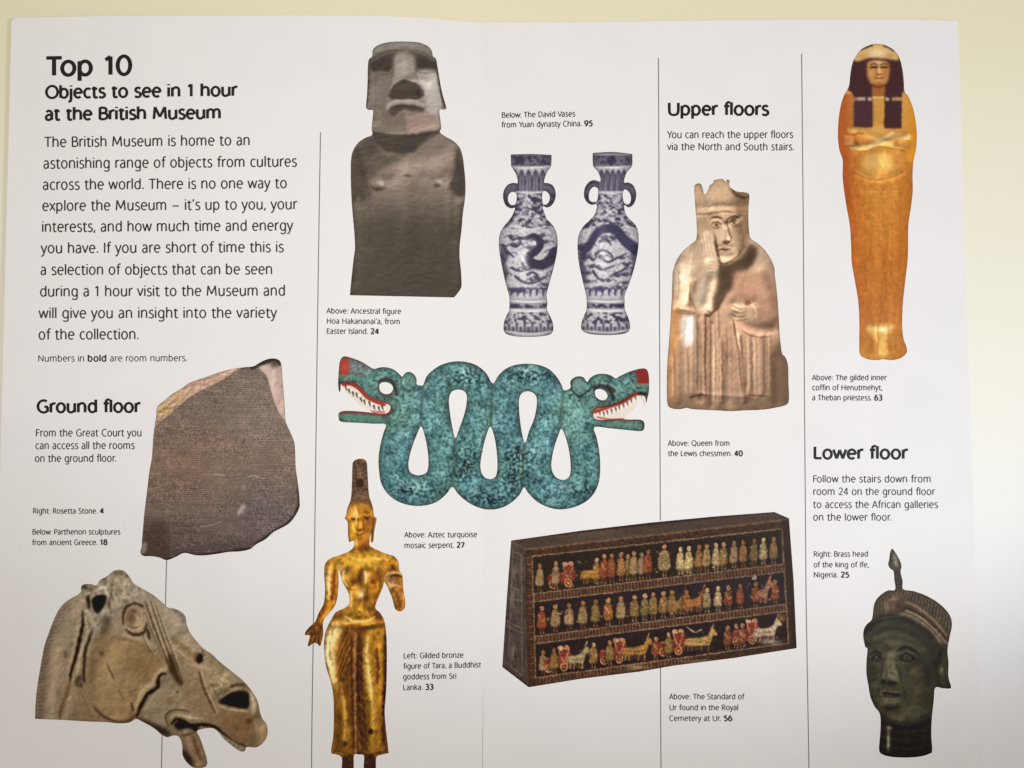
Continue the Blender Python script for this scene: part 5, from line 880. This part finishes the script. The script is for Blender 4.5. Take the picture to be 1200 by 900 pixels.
# ---------------------------------------------------------------- lettering
G = {
'a': (.47, "S .09 .43 .2 .5 .31 .47 .37 .37 .37 .3|L .37 .31 .37 0|S .37 .29 .24 .28 .11 .23 .08 .12 .13 .02 .25 .01 .37 .12"),
'b': (.54, "L .09 .74 .09 0|E .265 .25 .185 .245 -158 158"), 'c': (.44, "E .27 .25 .19 .245 50 310"),
'd': (.54, "L .45 .74 .45 0|E .275 .25 .185 .245 22 338"), 'e': (.51, "E .265 .25 .19 .245 0 312|L .08 .265 .455 .265"),
'f': (.31, "S .34 .72 .25 .735 .17 .68 .15 .56|L .15 .57 .15 0|L .02 .48 .30 .48"),
'g': (.54, "L .45 .49 .45 -.06|S .45 -.07 .42 -.18 .28 -.225 .1 -.18|E .275 .25 .185 .245 22 338"),
'h': (.53, "L .09 .74 .09 0|S .09 .34 .17 .46 .29 .495 .4 .44 .435 .31|L .435 .32 .435 0"),
'i': (.19, "L .09 .5 .09 0|L .09 .635 .09 .725"), 'j': (.19, "L .09 .5 .09 -.1|S .09 -.09 .05 -.2 -.05 -.21|L .09 .635 .09 .725"),
'k': (.46, "L .09 .74 .09 0|L .39 .5 .11 .24|L .2 .3 .42 0"), 'l': (.19, "L .09 .74 .09 0"),
'm': (.81, "L .09 .5 .09 0|S .09 .34 .16 .46 .27 .495 .37 .44 .4 .31|L .4 .32 .4 0|S .4 .34 .47 .46 .58 .495 .68 .44 .71 .31|L .71 .32 .71 0"),
'n': (.53, "L .09 .5 .09 0|S .09 .34 .17 .46 .29 .495 .4 .44 .435 .31|L .435 .32 .435 0"), 'o': (.54, "E .27 .25 .195 .245 0 360"),
'p': (.54, "L .09 .5 .09 -.22|E .265 .25 .185 .245 -158 158"), 'q': (.54, "L .45 .5 .45 -.22|E .275 .25 .185 .245 22 338"),
'r': (.33, "L .09 .5 .09 0|S .09 .32 .15 .44 .23 .49 .33 .48"), 's': (.40, "S .34 .45 .25 .5 .14 .48 .09 .39 .13 .3 .24 .25 .33 .19 .34 .09 .27 .01 .16 -.0 .05 .04"),
't': (.34, "L .14 .62 .14 .13|S .14 .14 .16 .03 .23 0 .33 .03|L .02 .48 .31 .48"),
'u': (.53, "L .09 .5 .09 .18|S .09 .19 .12 .06 .23 .0 .35 .04 .435 .16|L .435 .5 .435 0"),
'v': (.43, "L .02 .5 .215 .01|L .41 .5 .215 .01"), 'w': (.66, "L .02 .5 .18 .01|L .33 .48 .18 .01|L .33 .48 .48 .01|L .64 .5 .48 .01"),
'x': (.43, "L .03 .5 .4 0|L .4 .5 .03 0"), 'y': (.43, "L .02 .5 .22 .01|L .41 .5 .18 -.1|S .18 -.1 .12 -.2 .01 -.215"),
'z': (.4, "L .05 .48 .36 .48|L .35 .47 .06 .02|L .05 .02 .37 .02"),
'A': (.56, "L .02 0 .28 .7|L .54 0 .28 .7|L .12 .22 .44 .22"), 'B': (.53, "L .1 .7 .1 0|S .1 .68 .28 .68 .41 .62 .41 .44 .28 .37 .1 .37|S .1 .37 .3 .37 .46 .3 .46 .1 .3 .02 .1 .02"),
'C': (.58, "E .36 .35 .28 .35 52 308"), 'D': (.62, "L .1 .7 .1 0|S .1 .68 .28 .68 .46 .58 .54 .35 .46 .12 .28 .02 .1 .02"),
'E': (.47, "L .1 .7 .1 0|L .1 .67 .42 .67|L .1 .37 .39 .37|L .1 .03 .43 .03"), 'F': (.45, "L .1 .7 .1 0|L .1 .67 .42 .67|L .1 .36 .38 .36"),
'G': (.65, "E .37 .35 .29 .35 55 318|L .57 .33 .57 .05|L .4 .33 .6 .33"), 'H': (.65, "L .1 .7 .1 0|L .55 .7 .55 0|L .1 .37 .55 .37"), 'I': (.21, "L .1 .7 .1 0"),
'L': (.45, "L .1 .7 .1 0|L .1 .03 .43 .03"), 'M': (.8, "L .09 0 .15 .7|L .15 .69 .4 .12|L .65 .69 .4 .12|L .71 0 .65 .7"),
'N': (.66, "L .1 .7 .1 0|L .1 .69 .56 .02|L .56 .7 .56 0"), 'O': (.7, "E .35 .35 .29 .35 0 360"), 'P': (.5, "L .1 .7 .1 0|S .1 .68 .28 .68 .42 .61 .44 .5 .41 .38 .28 .31 .1 .31"),
'Q': (.7, "E .35 .35 .29 .35 0 360|L .38 .12 .64 -.1"), 'R': (.54, "L .1 .7 .1 0|S .1 .68 .28 .68 .41 .61 .43 .51 .4 .4 .28 .34 .1 .34|L .27 .34 .5 0"),
'S': (.48, "S .42 .64 .3 .7 .15 .68 .08 .57 .12 .44 .26 .36 .4 .28 .43 .15 .34 .03 .18 .0 .05 .05"), 'T': (.52, "L .01 .67 .51 .67|L .26 .67 .26 0"),
'U': (.64, "L .09 .7 .09 .25|S .09 .27 .12 .1 .2 .02 .32 -.005 .44 .02 .52 .1 .55 .27|L .55 .7 .55 .25"), 'V': (.56, "L .02 .7 .28 0|L .54 .7 .28 0"),
'Y': (.52, "L .01 .7 .26 .33|L .51 .7 .26 .33|L .26 .34 .26 0"),
'0': (.52, "E .26 .35 .2 .35 0 360"), '1': (.42, "L .25 .7 .25 0|L .25 .69 .09 .56"), '2': (.5, "S .07 .62 .18 .7 .33 .69 .41 .58 .38 .42 .24 .22 .07 .03|L .06 .03 .45 .03"),
'3': (.5, "S .08 .65 .2 .7 .35 .67 .4 .55 .34 .42 .18 .38|S .18 .38 .36 .35 .44 .22 .38 .06 .24 .0 .06 .04"), '4': (.52, "L .34 .7 .05 .2|L .05 .19 .49 .19|L .36 .7 .36 0"),
'5': (.5, "L .42 .67 .13 .67|L .13 .67 .11 .38|S .11 .38 .25 .42 .4 .34 .42 .18 .33 .04 .2 .0 .06 .04"), '6': (.52, "E .27 .22 .19 .22 0 360|S .1 .3 .13 .5 .24 .64 .4 .7"),
'7': (.48, "L .05 .67 .45 .67|L .44 .66 .17 0"), '8': (.52, "E .26 .53 .15 .165 0 360|E .26 .19 .19 .19 0 360"), '9': (.52, "E .25 .48 .19 .22 0 360|S .42 .4 .39 .2 .28 .06 .12 0"),
'.': (.2, "L .1 0 .1 .1"), ',': (.2, "L .11 .1 .06 -.1"), ':': (.22, "L .11 0 .11 .1|L .11 .38 .11 .48"), '-': (.58, "L .06 .27 .52 .27"), "'": (.19, "L .1 .74 .08 .55"), ' ': (.285, ""),
}
def tall(P, ch):                                         # a generous x-height
    if not ch.islower(): return P
    P = P.copy(); y = P[:, 1]
    P[:, 1] = np.where(y <= 0, y, np.where(y <= .5, y*1.07, .535+(y-.5)*(.205/.24)))
    return P
def strokes(ch): return [(tall(P, ch), c) for P, c in strokes_(ch)]
def strokes_(ch):
    out = []
    for s in G[ch][1].split('|'):
        if not s: continue
        k, *v = s.split(); v = [float(q) for q in v]
        if k == 'E':
            cx, cy, rx, ry, a0, a1 = v; n = 18 if a1-a0 < 359 else 24
            out.append((np.array([(cx+rx*math.cos(math.radians(a0+(a1-a0)*i/n)), cy+ry*math.sin(math.radians(a0+(a1-a0)*i/n))) for i in range(n+1)]), a1-a0 >= 359))
        else:
            P = list(zip(v[::2], v[1::2])); out.append((crv(P, False, 4) if k == 'S' else np.array(P), False))
    return out
def ribbon(P, w, closed):
    n = len(P); T = np.zeros_like(P)
    for i in range(n):
        if closed: a, b = P[(i-1) % (n-1)], P[(i+1) % (n-1)]
        else: a, b = P[max(i-1, 0)], P[min(i+1, n-1)]
        T[i] = (b-a)/max(np.hypot(*(b-a)), 1e-9)
    # slightly lighter on the horizontals, like a humanist pen
    ww = w*(1-.16*np.abs(T[:, 0]))[:, None]/2
    N = np.stack([-T[:, 1], T[:, 0]], 1); return P+N*ww, P-N*ww
KERN = {('T', 'o'), ('T', 'a'), ('Y', 'o'), ('Y', 'u'), ('V', 'a'), ('F', 'o'), ('r', '.'), ('w', ':'), ('y', ',')}
def text_block(name, lines, m, page_, label=None):
    V, F, Z = [], [], []; cnt = 0; k = 0
    for txt, x0, x1, y0, y1, size, w in lines:
        run = []; x = 0; bold = False
        for ch in txt:
            if ch == '*': bold = not bold; continue
            if run and (run[-1][0], ch) in KERN: x -= .075
            if ch == ' ' or not bold: run.append((ch, x, w, 1.)); x += G[ch][0]
            else: run.append((ch, x, w*1.6, 1.06)); x += G[ch][0]*1.1
        first, last = run[0][0], run[-1][0]
        sx = (x1-x0)/(x-.09)
        for ch, cx, ww, ex in run:
            for P, closed in strokes(ch):
                q = P*np.array([sx*ex*(.955+.045*(w > .14)), size])+np.array([(cx-.045+.012)*sx, 0])
                A, B = ribbon(q, ww*size, closed); n = len(A)
                for R in (A, B):
                    px = x0+R[:, 0]; py = y0+(y1-y0)*(R[:, 0]/(x1-x0))-R[:, 1]
                    V.append(np.stack([px, py], 1)); Z += [k*2.5e-7]*n
                for i in range(n-1): F.append((cnt+i, cnt+i+1, cnt+n+i+1, cnt+n+i))
                cnt += 2*n; k = (k+1) % 24
    V = np.vstack(V); W = on_page(V[:, 0], V[:, 1], .000008+np.array(Z))
    o = raw_mesh(name, W, F, m, page_)
    # faces look up
    if label: o['label'] = label
    return o
B_, R_ = .172, .110; C_ = .130
text_block("heading", [("Top 10", 55, 152.7, 88.6, 87.2, 30.8, .165)], M_BLACK, left, "large bold heading at the top of the left page")
text_block("heading", [("Objects to see in 1 hour", 53.8, 277, 115, 112.2, 20.2, B_), ("at the British Museum", 53, 258.2, 140.7, 138.7, 20.2, B_)], M_BLACK, left, "two bold lines under the largest heading")
text_block("paragraph", [(t, a, b, c, d, 16.9, R_) for t, a, b, c, d in (
    ("The British Museum is home to an", 52.5, 292.7, 172.3, 170), ("astonishing range of objects from cultures", 51, 347.4, 197.4, 195), ("across the world. There is no one way to", 50.3, 336, 222.3, 220.3),
    ("explore the Museum - it's up to you, your", 49.7, 347.7, 247, 245), ("interests, and how much time and energy", 49.2, 342.7, 271.7, 270), ("you have. If you are short of time this is", 48.5, 332, 296.6, 295.2),
    ("a selection of objects that can be seen", 47.6, 319, 322, 321.2), ("during a 1 hour visit to the Museum and", 46.8, 334, 347.3, 346.3), ("will give you an insight into the variety", 46, 323.8, 372.8, 372.2), ("of the collection.", 45.3, 162.3, 397.8, 397.4))], M_TEXT, left, "long paragraph under the bold headings")
text_block("note", [("Numbers in *bold* are room numbers.", 44.7, 219.3, 423.7, 423.2, 10.6, R_)], M_TEXT, left, "single line below the long paragraph")
text_block("heading", [("Ground floor", 43.4, 163.4, 483.4, 483, 20.2, B_)], M_BLACK, left, "bold heading left of the stone slab")
text_block("paragraph", [("From the Great Court you", 42, 165.8, 511.4, 511.2, 11.9, R_+.004), ("can access all the rooms", 41.6, 157.4, 526.2, 526, 11.9, R_+.004), ("on the ground floor.", 41, 136, 541.4, 541, 11.9, R_+.004)], M_TEXT, left, "three lines left of the stone slab")
def cap(lines, page_, label, size=8.8): text_block("caption", [(t, a, b, c, d, size, C_) for t, a, b, c, d in lines], M_TEXT, page_, label)
cap([("Right: Rosetta Stone. *4*", 38.8, 121.6, 601.8, 601.8)], left, "one-line caption left of the stone slab")
cap([("Below: Parthenon sculptures", 38, 140.7, 626.4, 626.2), ("from ancient Greece. *18*", 37.8, 125.7, 638.8, 638.5)], left, "two-line caption above the horse head")
cap([("Above: Ancestral figure", 383, 469.8, 367.2, 368), ("Hoa Hakananai'a, from", 383, 468.7, 379.2, 379.9), ("Easter Island. *24*", 382.8, 444, 391, 391.4)], left, "caption under the dark stone figure")
cap([("Above: Aztec turquoise", 474.2, 559, 629.8, 629.4), ("mosaic serpent. *27*", 474, 544.2, 642.2, 641.8)], left, "caption under the turquoise snake")
cap([("Left: Gilded bronze", 473, 543, 771.6, 770.6), ("figure of Tara, a Buddhist", 472.8, 563.6, 783.8, 782), ("goddess from Sri", 472.4, 534.6, 796.2, 795.4), ("Lanka. *33*", 472.4, 507.8, 808.8, 808)], left, "four-line caption right of the golden figure")
cap([("Below: The David Vases", 588, 673.8, 138, 136.4), ("from Yuan dynasty China. *95*", 588, 694.4, 149.4, 147.6)], right, "caption above the two vases", 9)
text_block("heading", [("Upper floors", 783, 900, 134.6, 134.8, 20.2, B_)], M_BLACK, right, "bold heading above the ivory figure")
text_block("paragraph", [("You can reach the upper floors", 782.3, 929, 161.8, 161.6, 11.6, R_+.004), ("via the North and South stairs.", 782.3, 930.5, 175.8, 176, 11.6, R_+.004)], M_TEXT, right, "two lines above the ivory figure")
cap([("Above: Queen from", 783, 855, 522.4, 522.4), ("the Lewis chessmen. *40*", 783, 870.2, 534.4, 534.4)], right, "caption under the ivory figure")
cap([("Above: The gilded inner", 952, 1038.8, 445.5, 445.6), ("coffin of Henutmehyt,", 952, 1034, 457.2, 457.3), ("a Theban priestess. *63*", 952, 1033.8, 469, 469.1)], right, "caption under the gilded coffin")
text_block("heading", [("Lower floor", 953.4, 1062.8, 537.6, 537.6, 20.2, B_)], M_BLACK, right, "bold heading above the bronze head")
text_block("paragraph", [("Follow the stairs down from", 952.8, 1091, 565.2, 565.2, 11.6, R_+.004), ("room 24 on the ground floor", 953, 1095.2, 580, 580), ("to access the African galleries", 953, 1098.8, 595, 595.3), ("on the lower floor.", 953, 1044.6, 609.6, 610)] if 0 else
    [(t, a, b, c, c, 11.6, R_+.004) for t, a, b, c in (("Follow the stairs down from", 952.8, 1091, 565.2), ("room 24 on the ground floor", 953, 1095.2, 580), ("to access the African galleries", 953, 1098.8, 595.2), ("on the lower floor.", 953, 1044.6, 610))], M_TEXT, right, "four lines above the bronze head")
cap([("Right: Brass head", 953.6, 1017, 652.4, 652.2), ("of the king of Ife,", 953.6, 1018, 664.8, 664.8), ("Nigeria. *25*", 953.6, 995, 676.6, 676.6)], right, "caption left of the plume on the bronze head")
cap([("Above: The Standard of", 784.6, 871.8, 819.4, 819.4), ("Ur found in the Royal", 784.6, 865, 832.2, 832.2), ("Cemetery at Ur. *56*", 784.4, 858, 844.8, 844.8)], right, "caption under the inlaid box")

# ---------------------------------------------------------------- column rules
def rule(P, page_, w=1.15):
    P = np.array(P, float); n = 40
    T = np.stack([np.interp(np.linspace(P[0, 1], P[-1, 1], n), P[:, 1], P[:, 0]), np.linspace(P[0, 1], P[-1, 1], n)], 1)
    V = np.vstack([T-[w/2, 0], T+[w/2, 0]]); F = [(i, i+1, n+i+1, n+i) for i in range(n-1)]
    return raw_mesh("column_rule", on_page(V[:, 0], V[:, 1], .000006), F, M_RULE, page_)
rule([(375.6, 155), (374, 250), (371.5, 420), (368.6, 650), (365.6, 840), (364.4, 990)], left)
rule([(195.4, 650), (193, 740), (190, 860), (187.6, 990)], left)
rule([(771.6, 68), (772.6, 300), (773.8, 610)], right); rule([(774, 780), (775, 990)], right)
rule([(939.4, 63), (941.2, 250), (942.6, 450), (944.6, 700), (948, 900), (949.5, 990)], right)
